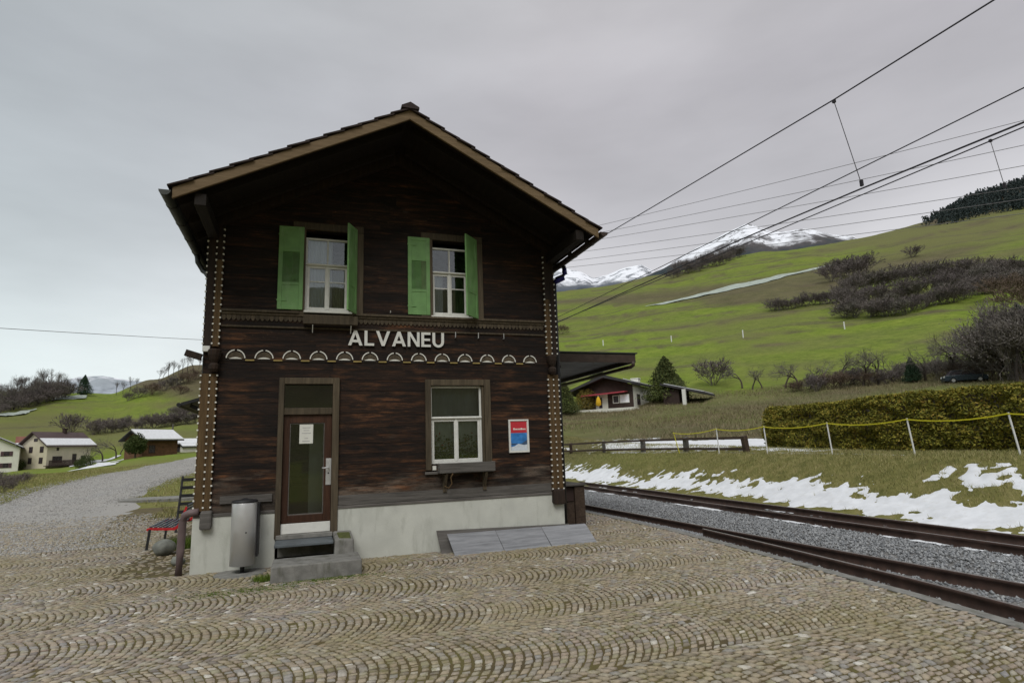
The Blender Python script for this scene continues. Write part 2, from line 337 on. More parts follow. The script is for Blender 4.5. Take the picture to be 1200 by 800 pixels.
class MB:
    def __init__(s): s.v = []; s.f = []; s.m = []; s.mi = 0
    def quad_faces(s, base, fs):
        for f in fs: s.f.append([base+i for i in f]); s.m.append(s.mi)
    def box(s, x0, x1, y0, y1, z0, z1):
        b = len(s.v)
        s.v += [(x0, y0, z0), (x1, y0, z0), (x1, y1, z0), (x0, y1, z0), (x0, y0, z1), (x1, y0, z1), (x1, y1, z1), (x0, y1, z1)]
        s.quad_faces(b, [(0, 3, 2, 1), (4, 5, 6, 7), (0, 1, 5, 4), (1, 2, 6, 5), (2, 3, 7, 6), (3, 0, 4, 7)]); return s
    def hexa(s, p):
        b = len(s.v); s.v += [tuple(q) for q in p]
        s.quad_faces(b, [(0, 3, 2, 1), (4, 5, 6, 7), (0, 1, 5, 4), (1, 2, 6, 5), (2, 3, 7, 6), (3, 0, 4, 7)]); return s
    def prism(s, poly, y0, y1):
        """poly: (x,z) points seen from -Y, counter-clockwise"""
        b = len(s.v); n = len(poly)
        s.v += [(x, y0, z) for x, z in poly]+[(x, y1, z) for x, z in poly]
        s.f.append([b+i for i in range(n)]); s.f.append([b+n+i for i in reversed(range(n))]); s.m += [s.mi]*2
        for i in range(n):
            j = (i+1) % n; s.f.append([b+j, b+i, b+n+i, b+n+j]); s.m.append(s.mi)
        return s
    def prism_x(s, poly, x0, x1):
        """poly: (y,z) points"""
        b = len(s.v); n = len(poly)
        s.v += [(x0, y, z) for y, z in poly]+[(x1, y, z) for y, z in poly]
        s.f.append([b+i for i in range(n)]); s.f.append([b+n+i for i in reversed(range(n))]); s.m += [s.mi]*2
        for i in range(n):
            j = (i+1) % n; s.f.append([b+j, b+i, b+n+i, b+n+j]); s.m.append(s.mi)
        return s
    def bar(s, a, c, w, h, up=(0, 0, 1)):
        a, c = Vector(a), Vector(c); d = (c-a).normalized(); u = Vector(up)
        sd = d.cross(u).normalized(); u = sd.cross(d)
        o = [(-1, -1), (1, -1), (1, 1), (-1, 1)]
        return s.hexa([a+sd*w/2*x+u*h/2*y for x, y in o]+[c+sd*w/2*x+u*h/2*y for x, y in o])
    def tube(s, pts, r, n=8, cap=True):
        pts = [Vector(p) for p in pts]; rs = r if isinstance(r, (list, tuple)) else [r]*len(pts)
        base = len(s.v); ref = Vector((0.13, .31, 1)).normalized()
        for i, p in enumerate(pts):
            d = (pts[min(i+1, len(pts)-1)]-pts[max(i-1, 0)]).normalized()
            rr = ref if abs(d.dot(ref)) < .95 else Vector((1, 0, 0))
            a = d.cross(rr).normalized(); c = d.cross(a)
            for k in range(n):
                t = 2*math.pi*k/n; s.v.append(tuple(p+(a*math.cos(t)+c*math.sin(t))*rs[i]))
        for i in range(len(pts)-1):
            for k in range(n):
                q = (k+1) % n; s.f.append([base+i*n+k, base+i*n+q, base+(i+1)*n+q, base+(i+1)*n+k]); s.m.append(s.mi)
        if cap:
            s.f.append([base+k for k in reversed(range(n))]); s.f.append([base+(len(pts)-1)*n+k for k in range(n)]); s.m += [s.mi]*2
        return s
    def lathe(s, prof, c=(0, 0, 0), n=24):
        base = len(s.v)
        for r, z in prof:
            for k in range(n):
                t = 2*math.pi*k/n; s.v.append((c[0]+r*math.cos(t), c[1]+r*math.sin(t), c[2]+z))
        for i in range(len(prof)-1):
            for k in range(n):
                q = (k+1) % n; s.f.append([base+i*n+k, base+i*n+q, base+(i+1)*n+q, base+(i+1)*n+k]); s.m.append(s.mi)
        s.f.append([base+k for k in reversed(range(n))]); s.f.append([base+(len(prof)-1)*n+k for k in range(n)]); s.m += [s.mi]*2
        return s
    def xf(s, fn):
        s.v = [tuple(fn(Vector(p))) for p in s.v]; return s
    def build(s, name, mat, parent=None, bevel=0, smooth=False, mats=None):
        off = root_off(parent)
        me = bpy.data.meshes.new(name)
        me.from_pydata([tuple(np.array(p)-off) for p in s.v], [], s.f)
        for k in ([mat] if mats is None else mats): me.materials.append(MAT[k])
        if mats is not None: me.polygons.foreach_set('material_index', s.m)
        if smooth: me.polygons.foreach_set('use_smooth', [True]*len(me.polygons))
        me.update()
        o = bpy.data.objects.new(name, me); link(o, parent); OFF[o.name] = tuple(off)
        if bevel:
            md = o.modifiers.new('edge', 'BEVEL'); md.width = bevel; md.segments = 2; md.limit_method = 'ANGLE'
        return o

def np_mesh(name, verts, faces, mat, parent=None, smooth=False):
    """faces: (n,3) or (n,4) int array"""
    verts = np.asarray(verts, float)-root_off(parent); faces = np.asarray(faces, np.int32)
    k = faces.shape[1]
    me = bpy.data.meshes.new(name)
    me.vertices.add(len(verts)); me.vertices.foreach_set('co', verts.astype(np.float32).ravel())
    me.loops.add(faces.size); me.loops.foreach_set('vertex_index', faces.ravel())
    me.polygons.add(len(faces)); me.polygons.foreach_set('loop_start', np.arange(0, faces.size, k, dtype=np.int32))
    if smooth: me.polygons.foreach_set('use_smooth', np.ones(len(faces), bool))
    me.materials.append(MAT[mat]); me.update(calc_edges=True); me.validate()
    o = bpy.data.objects.new(name, me); link(o, parent); OFF[o.name] = tuple(root_off(parent))
    return o

def tag(o, label, cat, group=None):
    o['label'] = label; o['category'] = cat
    if group: o['group'] = group
    return o
def thing(name, label, cat, loc=(0, 0, 0), group=None):
    o = bpy.data.objects.new(name, None); o.location = loc; link(o); OFF[o.name] = tuple(loc)
    o.empty_display_size = .2
    return tag(o, label, cat, group)
def structure(o): o['kind'] = 'structure'; return o
def stuff(o, label, cat): o['kind'] = 'stuff'; return tag(o, label, cat)
def kids(o): return [c for c in bpy.data.objects if c.parent == o]
def dup(o, loc, rz=0.0, sc=1.0, label=None, group=None, zs=None):
    r = o.copy(); COL.objects.link(r); r.location = loc; r.rotation_euler = (0, 0, rz); r.scale = (sc, sc, sc*(zs or 1))
    if label: r['label'] = label
    if group: r['group'] = group
    for ch in kids(o):
        c = ch.copy(); COL.objects.link(c); c.parent = r
        for g in kids(ch):
            d = g.copy(); COL.objects.link(d); d.parent = c
    return r

# ------------------------------------------------------------------ terrain
def vnoise(x, y, seed=0):
    xi, yi = np.floor(x).astype(np.int64), np.floor(y).astype(np.int64); fx, fy = x-xi, y-yi
    fx = fx*fx*(3-2*fx); fy = fy*fy*(3-2*fy)
    def h(a, b):
        n = (a*374761393+b*668265263+seed*1274126177) & 0x7fffffff
        n = ((n ^ (n >> 13))*1274126177) & 0x7fffffff
        return ((n ^ (n >> 16)) & 0xffff)/65535.0
    return (h(xi, yi)*(1-fx)+h(xi+1, yi)*fx)*(1-fy)+(h(xi, yi+1)*(1-fx)+h(xi+1, yi+1)*fx)*fy
def fbm(x, y, o=4, seed=0):
    s = 0; a = .5
    for k in range(o): s = s+a*vnoise(x*2**k, y*2**k, seed+k*17); a *= .5
    return s/(1-.5**o)
def sstep(t): t = np.clip(t, 0, 1); return t*t*(3-2*t)

RN = np.array([0, 25, 40, 60, 95, 150, 200, 260, 420, 700, 1500, 4000.])
def ez(r, e): return CAM[2]+r*math.tan(R(e))
def right_row(eb, c, e700, e1500=9.):
    f = lambda k: eb+(c-eb)*k
    return [0, 1.35, 1.9, 3.6, ez(95, eb), ez(150, f(.36)), ez(200, f(.55)), ez(260, f(.73)), ez(420, c), ez(700, e700), ez(1500, e1500), ez(4000, 4)]
def left_row(z40, z60, z95, z150, e200, e260, e420):
    return [0, 0, z40, z60, z95, z150, ez(200, e200), ez(260, e260), ez(420, e420), ez(420, e420)+12, ez(420, e420)+20, 60]
AZN = [-180, -130, -70, -40, -22, -18, -15, -12, -9, 0, 12, 24, 28, 34, 42, 51, 56, 60, 63, 72, 100, 140, 180]
flat = [0, 0, 0, 0, 0, 5, 18, 42, 112, 190, 240, 200]
ZT = np.array([flat, flat, [0, 0, .2, .3, 0, -1, 0, 4, 20, 40, 50, 60],
    left_row(.45, .9, .3, .0, 1.3, 2.3, 5.3), left_row(.45, .85, .3, .3, 1.5, 2.4, 5.3), left_row(.42, .9, .5, .7, 1.6, 2.4, 5.3), left_row(.4, .95, 1.2, 1.3, 1.7, 2.5, 5.2),
    left_row(.4, .95, 1.8, 2.9, 1.9, 2.8, 6.4), left_row(.4, .95, 1.9, 3.8, 2.2, 3.2, 7.7), [0, 0, .4, .9, 2.2, 6, 12, 22, 80, 90, 90, 80],
    [0, 0, .4, 1.2, 4, 14, 26, 42, 104, 110, 100, 80],
    right_row(3.1, 14.6, 13.7), right_row(3.3, 14.75, 13.8), right_row(3.7, 15.45, 14.2), right_row(3.9, 16.25, 15), right_row(4.1, 15.95, 15), right_row(4.2, 15.9, 15.6, 10.),
    right_row(4.1, 15.6, 17.0, 12.), right_row(4.0, 15.4, 17.4, 13.), right_row(3.9, 15.3, 18.5, 14.), right_row(2, 10, 12, 9), flat, flat], float)
AZN = np.array(AZN, float)
# pchip slopes along r
_h = np.diff(RN); _d = np.diff(ZT, axis=1)/_h
_S = np.zeros_like(ZT)
_p = _d[:, :-1]*_d[:, 1:] > 0
_S[:, 1:-1] = np.where(_p, 2*_d[:, :-1]*_d[:, 1:]/np.where(_p, _d[:, :-1]+_d[:, 1:], 1), 0)
_S[:, -1] = _d[:, -1]; _S[:, 0] = _d[:, 0]
def polar_z(az, r):
    i = np.clip(np.searchsorted(AZN, az, 'right')-1, 0, len(AZN)-2); t = sstep((az-AZN[i])/(AZN[i+1]-AZN[i]))
    k = np.clip(np.searchsorted(RN, r, 'right')-1, 0, len(RN)-2); u = np.clip((r-RN[k])/_h[k], 0, 1); hh = _h[k]
    def ev(i):
        return (2*u**3-3*u**2+1)*ZT[i, k]+(u**3-2*u**2+u)*hh*_S[i, k]+(-2*u**3+3*u**2)*ZT[i, k+1]+(u**3-u**2)*hh*_S[i, k+1]
    return ev(i)*(1-t)+ev(i+1)*t
def far_rail(y): return 12.9+.056*(y+5)      # outer rail of the far track
def rail_side(x, y): return x-far_rail(np.clip(y, -40, 60))
def H(x, y):
    x = np.asarray(x, float); y = np.asarray(y, float)
    dx, dy = x-CAM[0], y-CAM[1]; r = np.hypot(dx, dy); az = np.degrees(np.arctan2(dx, dy))
    d = rail_side(x, y)
    z = polar_z(az, r)
    bank = (1.26+.006*np.clip(y, -10, 30))*sstep((d-.7)/3.6)+.05*(fbm(x*1.3, y*1.3, 3, 3)-.5)*sstep((d-1)/1)
    zr = np.maximum(bank, z*sstep((d-2)/4))*sstep((d-.4)/.3)-.06*(1-sstep((d-.4)/.3))
    mleft = sstep((y-13)/6)
    zl = np.where(y > 13, z*mleft, 0)-.06*(1-mleft)
    wt = sstep((x-(4+.056*y))/6)*sstep((r-24)/10)          # level ground under the tracks behind the building
    zl = zl*(1-wt)-.06*wt
    nearz = np.where(d > .4, zr, zl)
    fw = sstep((r-70)/90)
    out = nearz*(1-fw)+z*fw
    rough = (fbm(x*.035, y*.035, 4, 9)-.5)*np.clip((r-90)/160, 0, 1)*4.2+(fbm(x*.25, y*.25, 3, 5)-.5)*.5*np.clip((r-28)/40, 0, 1)
    rough = rough*np.where((x < -5) & (r < 120), .25, 1)
    return out+rough
def ray(px, py):
    a = (px-600)/FPX; b_ = (400-py)/FPX
    D = FWD+a*RIGHT+b_*UP
    return D/np.linalg.norm(D)
def at(px, py, dist):
    """point at a horizontal distance from the viewpoint"""
    D = ray(px, py); return CAM+D*dist/np.hypot(D[0], D[1])
def ground(px, py, tmin=6, tmax=900):
    D = ray(px, py); D = D/np.hypot(D[0], D[1])
    ts = np.geomspace(tmin, tmax, 2500); P = CAM+ts[:, None]*D
    below = P[:, 2] < H(P[:, 0], P[:, 1])
    i = int(np.argmax(below)) if below.any() else len(ts)-1
    p = P[i].copy(); p[2] = float(H(p[0], p[1])); return p
def ground_at(px, dist, py=450):
    p = at(px, py, dist); p[2] = float(H(p[0], p[1])); return p

azs = np.concatenate([np.arange(-180, -32, 4.), np.arange(-32, 74, .26), np.arange(74, 179, 4.), [180.]])
rs = np.concatenate([[0.5, 3], np.geomspace(6, 4000, 250)])
AA, RR = np.meshgrid(np.radians(azs), rs, indexing='ij')
TX = CAM[0]+RR*np.sin(AA); TY = CAM[1]+RR*np.cos(AA)
TZ = H(TX, TY)
na, nr = AA.shape
idx = np.arange(na*nr).reshape(na, nr)
fc = np.stack([idx[:-1, :-1], idx[:-1, 1:], idx[1:, 1:], idx[1:, :-1]], -1).reshape(-1, 4)[:, ::-1]
terrain = structure(np_mesh('hillside', np.stack([TX, TY, TZ], -1).reshape(-1, 3), fc, 'terrain_turf', smooth=True))
# what grows where
azd = np.degrees(AA); ev = np.degrees(np.arctan2(TZ-CAM[2], RR))
band = ev*1.9+(azd*-.055)+1.1*fbm(azd*.10, ev*.35, 3, 21)
terr = sstep((np.sin(band*2.1)+.35*np.sin(band*5.3+1)-.15)/.5)*sstep((RR-120)/60)
dryf = np.clip(.05+1.5*(fbm(azd*.07, ev*.6, 4, 31)-.42)*2+.55*terr, 0, 1)
dryf = np.where((azd > 10) & (ev > 12.5), np.clip(dryf+.22, 0, 1), dryf)
scr = np.zeros_like(dryf)
right = azd > 14
fo = sstep((RR-22)/6)*sstep((110-RR+18*(fbm(azd*.3, ev*0, 2, 5)-.5))/14)*right
scr = np.maximum(scr, fo*(.35+.65*fbm(TX*.09, TY*.09, 4, 44)))
lines = np.exp(-(((band*.62+.15*fbm(azd*.3, ev*.6, 2, 77)) % 1.0-.5)/.07)**2)*sstep((RR-115)/30)*(fbm(azd*.12, ev*.9, 3, 83) > .40)
scr = np.maximum(scr, lines*.75*right)
scr = np.maximum(scr, right*sstep((ev-11.2)/.8)*sstep((14.4-ev)/.8)*np.clip((fbm(azd*.09, ev*.8, 4, 91)-.40)*4.5, 0, 1)*.8)
g_low = np.where((azd > -25) & (azd < -10) & (ev > 5.6) | (azd > -13) & (azd < 6) & (ev > 4.6+.2*azd*0), 1., 0)
scr = np.maximum(scr, sstep((ev-4.0-.22*np.clip(-8.5-azd, 0, 9))/1.2)*sstep((azd+17)/2)*sstep((10-azd)/5)*.85*(RR > 150))
leftdry = (azd < -8) & (RR > 120) & (fbm(TX*.03, TY*.03, 3, 71) > .56)
dryf = np.where(leftdry, np.clip(dryf+.3, 0, 1), dryf)
behind = sstep((np.abs(azd)-95)/15)*sstep((RR-60)/60)
scr = np.maximum(scr, behind*(.35+.6*fbm(TX*.03, TY*.03, 4, 12))); dryf = np.maximum(dryf, behind*.7)
forest_floor = sstep((ev-15.9)/.3)*sstep((azd-55)/2)*(RR > 450)
scr = np.maximum(scr, forest_floor)
nearf = np.clip(1-(RR-26)/14, 0, 1)*(azd > 5)+np.clip(1-(RR-75)/40, 0, 1)*(azd <= 5)*.75
ca = terrain.data.color_attributes.new('cover', 'FLOAT_COLOR', 'POINT')
ca.data.foreach_set('color', np.stack([dryf, scr*(1-nearf), nearf, np.ones_like(scr)], -1).astype(np.float32).ravel())

# ------------------------------------------------------------------ plaza, road, track bed
EDGE = [(-14, 7.3), (-8.5, 8.02), (-6, 8.47), (-3, 8.85), (0, 9.14), (3, 9.2), (16, 9.25)]   # platform edge as (y, x)
def edge_x(y): return np.interp(y, [e[0] for e in EDGE], [e[1] for e in EDGE])
vs = []; n = 40
ys = np.linspace(-14, 16.3, n)
for y in ys: vs += [(-17, y, -.0095), (float(edge_x(y))-.03, y, -.0095)]
soil = structure(np_mesh('plaza_ground', vs, [(2*i, 2*i+1, 2*i+3, 2*i+2) for i in range(n-1)], 'joint_soil'))

def cobbles():
    P, W, L, A = 1.62, .086, .098, .32
    V = []
    j0, j1 = int(-10/P)-1, int(15/P)+1
    for j in range(j0, j1+1):
        yc0 = j*P
        shift = RNG.uniform(0, W)
        ks = np.arange(int(-13/W), int(9.8/W)+5)
        # stones along an arc, per row
        m_ = int(round(P*1.12/L))
        kk, ii = np.meshgrid(ks, np.arange(m_), indexing='ij')
        jit = RNG.uniform(-.5, .5, kk.shape)*.22
        rowj = RNG.uniform(-.5, .5, (len(ks), 1))*.8
        edges = (np.arange(m_+1)[None, :]+np.concatenate([np.zeros((len(ks), 1)), RNG.uniform(-.22, .22, (len(ks), m_-1))+rowj*.5, np.zeros((len(ks), 1))], 1))/m_
        t0, t1 = edges[:, :-1], edges[:, 1:]
        r0 = kk*W+shift+.30*(fbm(kk*.05, np.full(kk.shape, j*3.3), 2, 2)-.5); 
        gap = .011+RNG.uniform(0, .009, kk.shape)
        def pt(t, r): return r+(A+.05*np.sin(r*.9+j*2.1))*(1-(2*t-1)**2)-A, yc0+t*P+.05*np.sin(r*.7+1.3)
        c = []
        tg = gap/P
        w0 = gap*.6; w1 = W-gap*.6
        for (tt, rr) in ((t0+tg, r0+w0), (t0+tg, r0+w1), (t1-tg, r0+w1), (t1-tg, r0+w0)):
            x, y = pt(tt, rr)
            c.append(np.stack([x+RNG.uniform(-.007, .007, x.shape), y+RNG.uniform(-.007, .007, x.shape)], -1))
        V.append(np.stack(c, 2).reshape(-1, 4, 2))
    V = np.concatenate(V)
    ctr = V.mean(1)
    dx, dy = ctr[:, 0]-CAM[0], ctr[:, 1]-CAM[1]; az = np.degrees(np.arctan2(dx, dy)); r = np.hypot(dx, dy)
    keep = (ctr[:, 0] < edge_x(ctr[:, 1])-.20) & (az > -62) & (az < 82) & (r > 2.2)
    keep &= ~((ctr[:, 0] > -.2) & (ctr[:, 0] < 6.5) & (ctr[:, 1] > .1))
    keep &= ~((ctr[:, 0] > 1.1) & (ctr[:, 0] < 2.35) & (ctr[:, 1] > -1.4))
    # the paving runs out into gravel towards the road, and against the side wall
    fade = np.clip((ctr[:, 1]-5)/8, 0, 1)+np.where((ctr[:, 0] > -1.5) & (ctr[:, 0] < 0) & (ctr[:, 1] > 0), .7, 0)
    keep &= RNG.uniform(0, 1, len(ctr)) > fade*.9
    keep &= (ctr[:, 1] < 13.5) & ~((ctr[:, 0] > -3+.3*np.sin(ctr[:, 1]*2)) & (ctr[:, 1] > 11.5) & (ctr[:, 0] < 0))
    keep &= RNG.uniform(0, 1, len(ctr)) > .006
    V = V[keep]; ctr = ctr[keep]; N = len(V)
    ins = V+(ctr[:, None, :]-V)*RNG.uniform(.10, .22, (N, 4, 1))
    zt = RNG.normal(.002, .003, (N, 1))+RNG.normal(0, .0022, (N, 4))
    und = .008*(fbm(ctr[:, 0]*.6, ctr[:, 1]*.6, 3, 8)-.5)[:, None]
    top = np.concatenate([ins, (zt+und)[..., None]], -1)
    mid = np.concatenate([V, (zt+und-.010)[..., None]], -1)
    bot = np.concatenate([V, np.full((N, 4, 1), -.034)], -1)
    verts = np.concatenate([top, mid, bot], 1).reshape(-1, 3)
    b0 = np.arange(N)[:, None]*12
    fs = [[3, 2, 1, 0]]+[[i, (i+1) % 4, 4+(i+1) % 4, 4+i] for i in range(4)]+[[4+i, 4+(i+1) % 4, 8+(i+1) % 4, 8+i] for i in range(4)]
    faces = (b0[:, None, :]+np.array(fs)[None]).reshape(-1, 4)
    return verts, faces
cv, cf = cobbles()
structure(np_mesh('cobblestone_paving', cv, cf, 'cobble'))
# concrete edge of the platform along the rail
e = MB()
for (ya, xa), (yb, xb) in zip(EDGE[:-1], EDGE[1:]):
    e.hexa([(xa-.19, ya, -.2), (xa-.02, ya, -.2), (xb-.02, yb, -.2), (xb-.19, yb, -.2), (xa-.19, ya, .004), (xa-.02, ya, .004), (xb-.02, yb, .004), (xb-.19, yb, .004)])
structure(e.build('platform_kerb', 'concrete'))

def strip(name, pts, mat, dz, step=1.0):
    """ribbon over the terrain: pts = list of (y, xl, xr)"""
    Y = np.arange(pts[0][0], pts[-1][0]+.01, step)
    xl = np.interp(Y, [p[0] for p in pts], [p[1] for p in pts])+.5*(fbm(Y*.35, Y*0+1, 4, 2)-.5); xr = np.interp(Y, [p[0] for p in pts], [p[2] for p in pts])+.9*(fbm(Y*.4, Y*0+7, 4, 5)-.5)
    k = 14; T = np.linspace(0, 1, k)
    X = xl[:, None]*(1-T)+xr[:, None]*T; YY = np.repeat(Y[:, None], k, 1)
    Z = H(X, YY)+dz-(dz+.02)*np.abs(2*T-1)[None, :]**8
    ii = np.arange(X.size).reshape(X.shape)
    f = np.stack([ii[:-1, :-1], ii[:-1, 1:], ii[1:, 1:], ii[1:, :-1]], -1).reshape(-1, 4)
    return np_mesh(name, np.stack([X, YY, Z], -1).reshape(-1, 3), f, mat, smooth=True)
structure(strip('gravel_road', [(12.5, -13.0, -2.6), (16, -12, -4.2), (20, -10.8, -5.6), (30, -12.2, -6.3), (45, -13.2, -6.0), (80, -13.4, -6.2), (105, -14, -7)], 'road_gravel', .05, .3))
structure(strip('gravel_forecourt', [(3.5, -17, -.4), (9, -17, -.4), (12, -15, -1.6), (14.5, -12.5, -3.2)], 'road_gravel', .052, .25))

# track bed between and beside the rails
bx = np.arange(7.9, 15.6, .12); by = np.arange(-16, 60, .25)
BX, BY = np.meshgrid(bx, by, indexing='ij')
BX = BX+.056*np.clip(BY, -20, 60)*np.clip((BX-10)/4, 0, 1)
BZ = -.045+.05*(fbm(BX*3, BY*3, 3, 4)-.5)+.03*np.exp(-((BX-10.9)/.7)**2)
ii = np.arange(BX.size).reshape(BX.shape)
f = np.stack([ii[:-1, :-1], ii[1:, :-1], ii[1:, 1:], ii[:-1, 1:]], -1).reshape(-1, 4)
structure(np_mesh('track_bed', np.stack([BX, BY, BZ], -1).reshape(-1, 3), f, 'gravel_bed', smooth=True))
def stones(n, xf, yr, sz, zf):
    y = yr[0]+(yr[1]-yr[0])*RNG.uniform(0, 1, n)**(1 if len(yr) < 3 else yr[2]); x = xf(y, RNG.uniform(0, 1, n)); s = RNG.uniform(*sz, n)
    oct_ = np.array([(1, 0, 0), (0, 1, 0), (-1, 0, 0), (0, -1, 0), (0, 0, .8), (0, 0, -.8)], float)
    V = oct_[None]*(1+RNG.uniform(-.45, .45, (n, 6, 1)))
    a = RNG.uniform(0, 6.28, n); ca_, sa = np.cos(a)[:, None], np.sin(a)[:, None]
    V = np.stack([V[..., 0]*ca_-V[..., 1]*sa, V[..., 0]*sa+V[..., 1]*ca_, V[..., 2]+V[..., 0]*RNG.uniform(-.5, .5, (n, 1))], -1)*s[:, None, None]
    V = V+np.stack([x, y, zf(x, y)+s*.25], -1)[:, None]
    F = np.array([(0, 1, 4), (1, 2, 4), (2, 3, 4), (3, 0, 4), (1, 0, 5), (2, 1, 5), (3, 2, 5), (0, 3, 5)])
    return V.reshape(-1, 3), (np.arange(n)[:, None, None]*6+F[None]).reshape(-1, 3)
sv, sf = stones(42000, lambda y, u: 9.55+u*(far_rail(y)-1.0-9.6), (-9, 26), (.012, .032), lambda x, y: -.035+.03*np.exp(-((x-10.9)/.7)**2))
sv2, sf2 = stones(7000, lambda y, u: edge_x(y)+.06+u*np.maximum(9.40-edge_x(y)-.12, .02), (-9, 16), (.015, .035), lambda x, y: np.full(x.shape, -.04))
sv3, sf3 = stones(7000, lambda y, u: far_rail(y)+.06+u*.75, (-9, 26), (.018, .04), lambda x, y: np.full(x.shape, -.03))
allv = np.concatenate([sv, sv2, sv3]); allf = np.concatenate([sf, sf2+len(sv), sf3+len(sv)+len(sv2)])
stuff(np_mesh('ballast_gravel', allv, allf, 'pebble'), 'loose grey ballast stones lying between the rails', 'gravel')

def snow(name, x0, x1, y0, y1, step, mask, thick=.05, base=H):
    X, Y = np.meshgrid(np.arange(x0, x1, step), np.arange(y0, y1, step), indexing='ij')
    mk = mask(X, Y)
    keep = mk > -.12
    Z = base(X, Y)+np.clip(mk*1.6, -1, 1)*thick+.012*(fbm(X*5, Y*5, 2, 6)-.5)
    ii = np.arange(X.size).reshape(X.shape)
    f = np.stack([ii[:-1, :-1], ii[1:, :-1], ii[1:, 1:], ii[:-1, 1:]], -1).reshape(-1, 4)
    f = f[keep.ravel()[f].any(1)]
    u, inv = np.unique(f, return_inverse=True)
    return np_mesh(name, np.stack([X, Y, Z], -1).reshape(-1, 3)[u], inv.reshape(-1, 4), 'snow_white', smooth=True)
def snow_bank(X, Y):
    d = rail_side(X, Y)
    n1 = fbm(X*.9, Y*.7, 4, 11)-.5; n2 = fbm(X*4, Y*4, 3, 13)-.5
    band = .55-np.abs(d-1.55)/1.25
    lobe = .62-np.hypot((d-2.5)/.7, (Y+3.6)/2.7)*.62-1.3*np.exp(-(((d-2.2)/.34)**2+((Y+1.6)/1.5)**2))
    return np.maximum(band, lobe)+n1*1.15+n2*1.25-.10
structure(snow('snow', 12.4, 21, -12, 34, .07, snow_bank, .045))
def snow_field(X, Y):
    n1 = fbm(X*.5, Y*.5, 4, 15)-.5; n2 = fbm(X*2.5, Y*2.5, 3, 19)-.5
    return .62-np.hypot((X-22.5)/4.2, (Y-15.5)/10)*.62+n1*.8+n2*.7
structure(snow('snow', 18, 27, 3, 28, .12, snow_field, .05))
def snow_line(X, Y):
    d = rail_side(X, Y)
    return .25-np.abs(d-4.55)/.25+(fbm(X*.8, Y*.8, 3, 25)-.35)*.9+(Y-8)*.012
structure(snow('snow', 16.5, 20.5, 1, 30, .09, snow_line, .03))

# ------------------------------------------------------------------ grass blades
def blades(n, xy, length, width, z=H, lean=.5):
    x, y = xy; x, y = x[:n], y[:n]; n = len(x)
    zz = z(x, y); L = RNG.uniform(*length, n); a = RNG.uniform(0, 6.28, n); w = RNG.uniform(*width, n)
    la = RNG.uniform(0, 6.28, n); ll = RNG.uniform(0, lean, n)*L
    p0 = np.stack([x-np.cos(a)*w, y-np.sin(a)*w, zz-.01], -1); p1 = np.stack([x+np.cos(a)*w, y+np.sin(a)*w, zz-.01], -1)
    p2 = np.stack([x+np.cos(la)*ll, y+np.sin(la)*ll, zz+L*.9], -1)
    V = np.stack([p0, p1, p2], 1).reshape(-1, 3)
    return V, np.arange(3*n).reshape(-1, 3)
def rand_xy(n, x0, x1, y0, y1, test):
    x = RNG.uniform(x0, x1, n); y = RNG.uniform(y0, y1, n); k = test(x, y); return x[k], y[k]
def bank_ok(x, y):
    d = rail_side(x, y); s = snow_bank(x, y)
    return (d > 1.0) & (d < 6.5) & (s < .02) & (RNG.uniform(0, 1, len(x)) < np.clip((d-.6)/1.2, .1, 1))
gx = rand_xy(190000, 13, 22, -11, 34, bank_ok)
gv, gf = blades(10**7, gx, (.05, .13), (.004, .009), lean=1.1)
stuff(np_mesh('grass', gv, gf, 'grass_blade'), 'short olive grass on the bank beyond the rails', 'grass')
def verge_ok(x, y):
    inroad = (x > np.interp(y, [12.5, 20, 30, 45, 80], [-13.0, -10.6, -12.2, -13.2, -13.4])-.2+.5*np.sin(y)) & (x < np.interp(y, [12, 14.5, 16, 20, 30], [-1.6, -3.2, -4.2, -5.6, -6.3])+.3*np.sin(y*1.1+2))
    return ~inroad & ~((x > -1.2) & (y < 10)) & ((y > 15.5) | ((x > -3.4) & (y > 13))) & (RNG.uniform(0, 1, len(x)) < np.clip((fbm(x*.6, y*.6, 3, 3)-.2)*2.5, .1, 1))
gx = rand_xy(70000, -22, 0, 11, 60, verge_ok)
gv, gf = blades(10**7, gx, (.06, .20), (.008, .018), lean=1.0)
stuff(np_mesh('grass', gv, gf, 'grass_blade'), 'patchy grass along the verges of the gravel road', 'grass')
def slope_ok(x, y):
    r = np.hypot(x-CAM[0], y-CAM[1]); az = np.degrees(np.arctan2(x-CAM[0], y-CAM[1]))
    return (rail_side(x, y) > 8.5) & (r < 100) & (az > 20) & (az < 66) & (RNG.uniform(0, 1, len(x)) < np.clip(fbm(x*.12, y*.12, 3, 51)*2.2-.5, .12, 1)) & (snow_field(x, y) < 0)
gx = rand_xy(150000, 19, 95, -2, 80, slope_ok)
gv, gf = blades(10**7, gx, (.15, .5), (.012, .035), lean=1.1)
stuff(np_mesh('dry_grass', gv, gf, 'scrub_blade'), 'dry brown grass covering the slope behind the fences', 'grass')

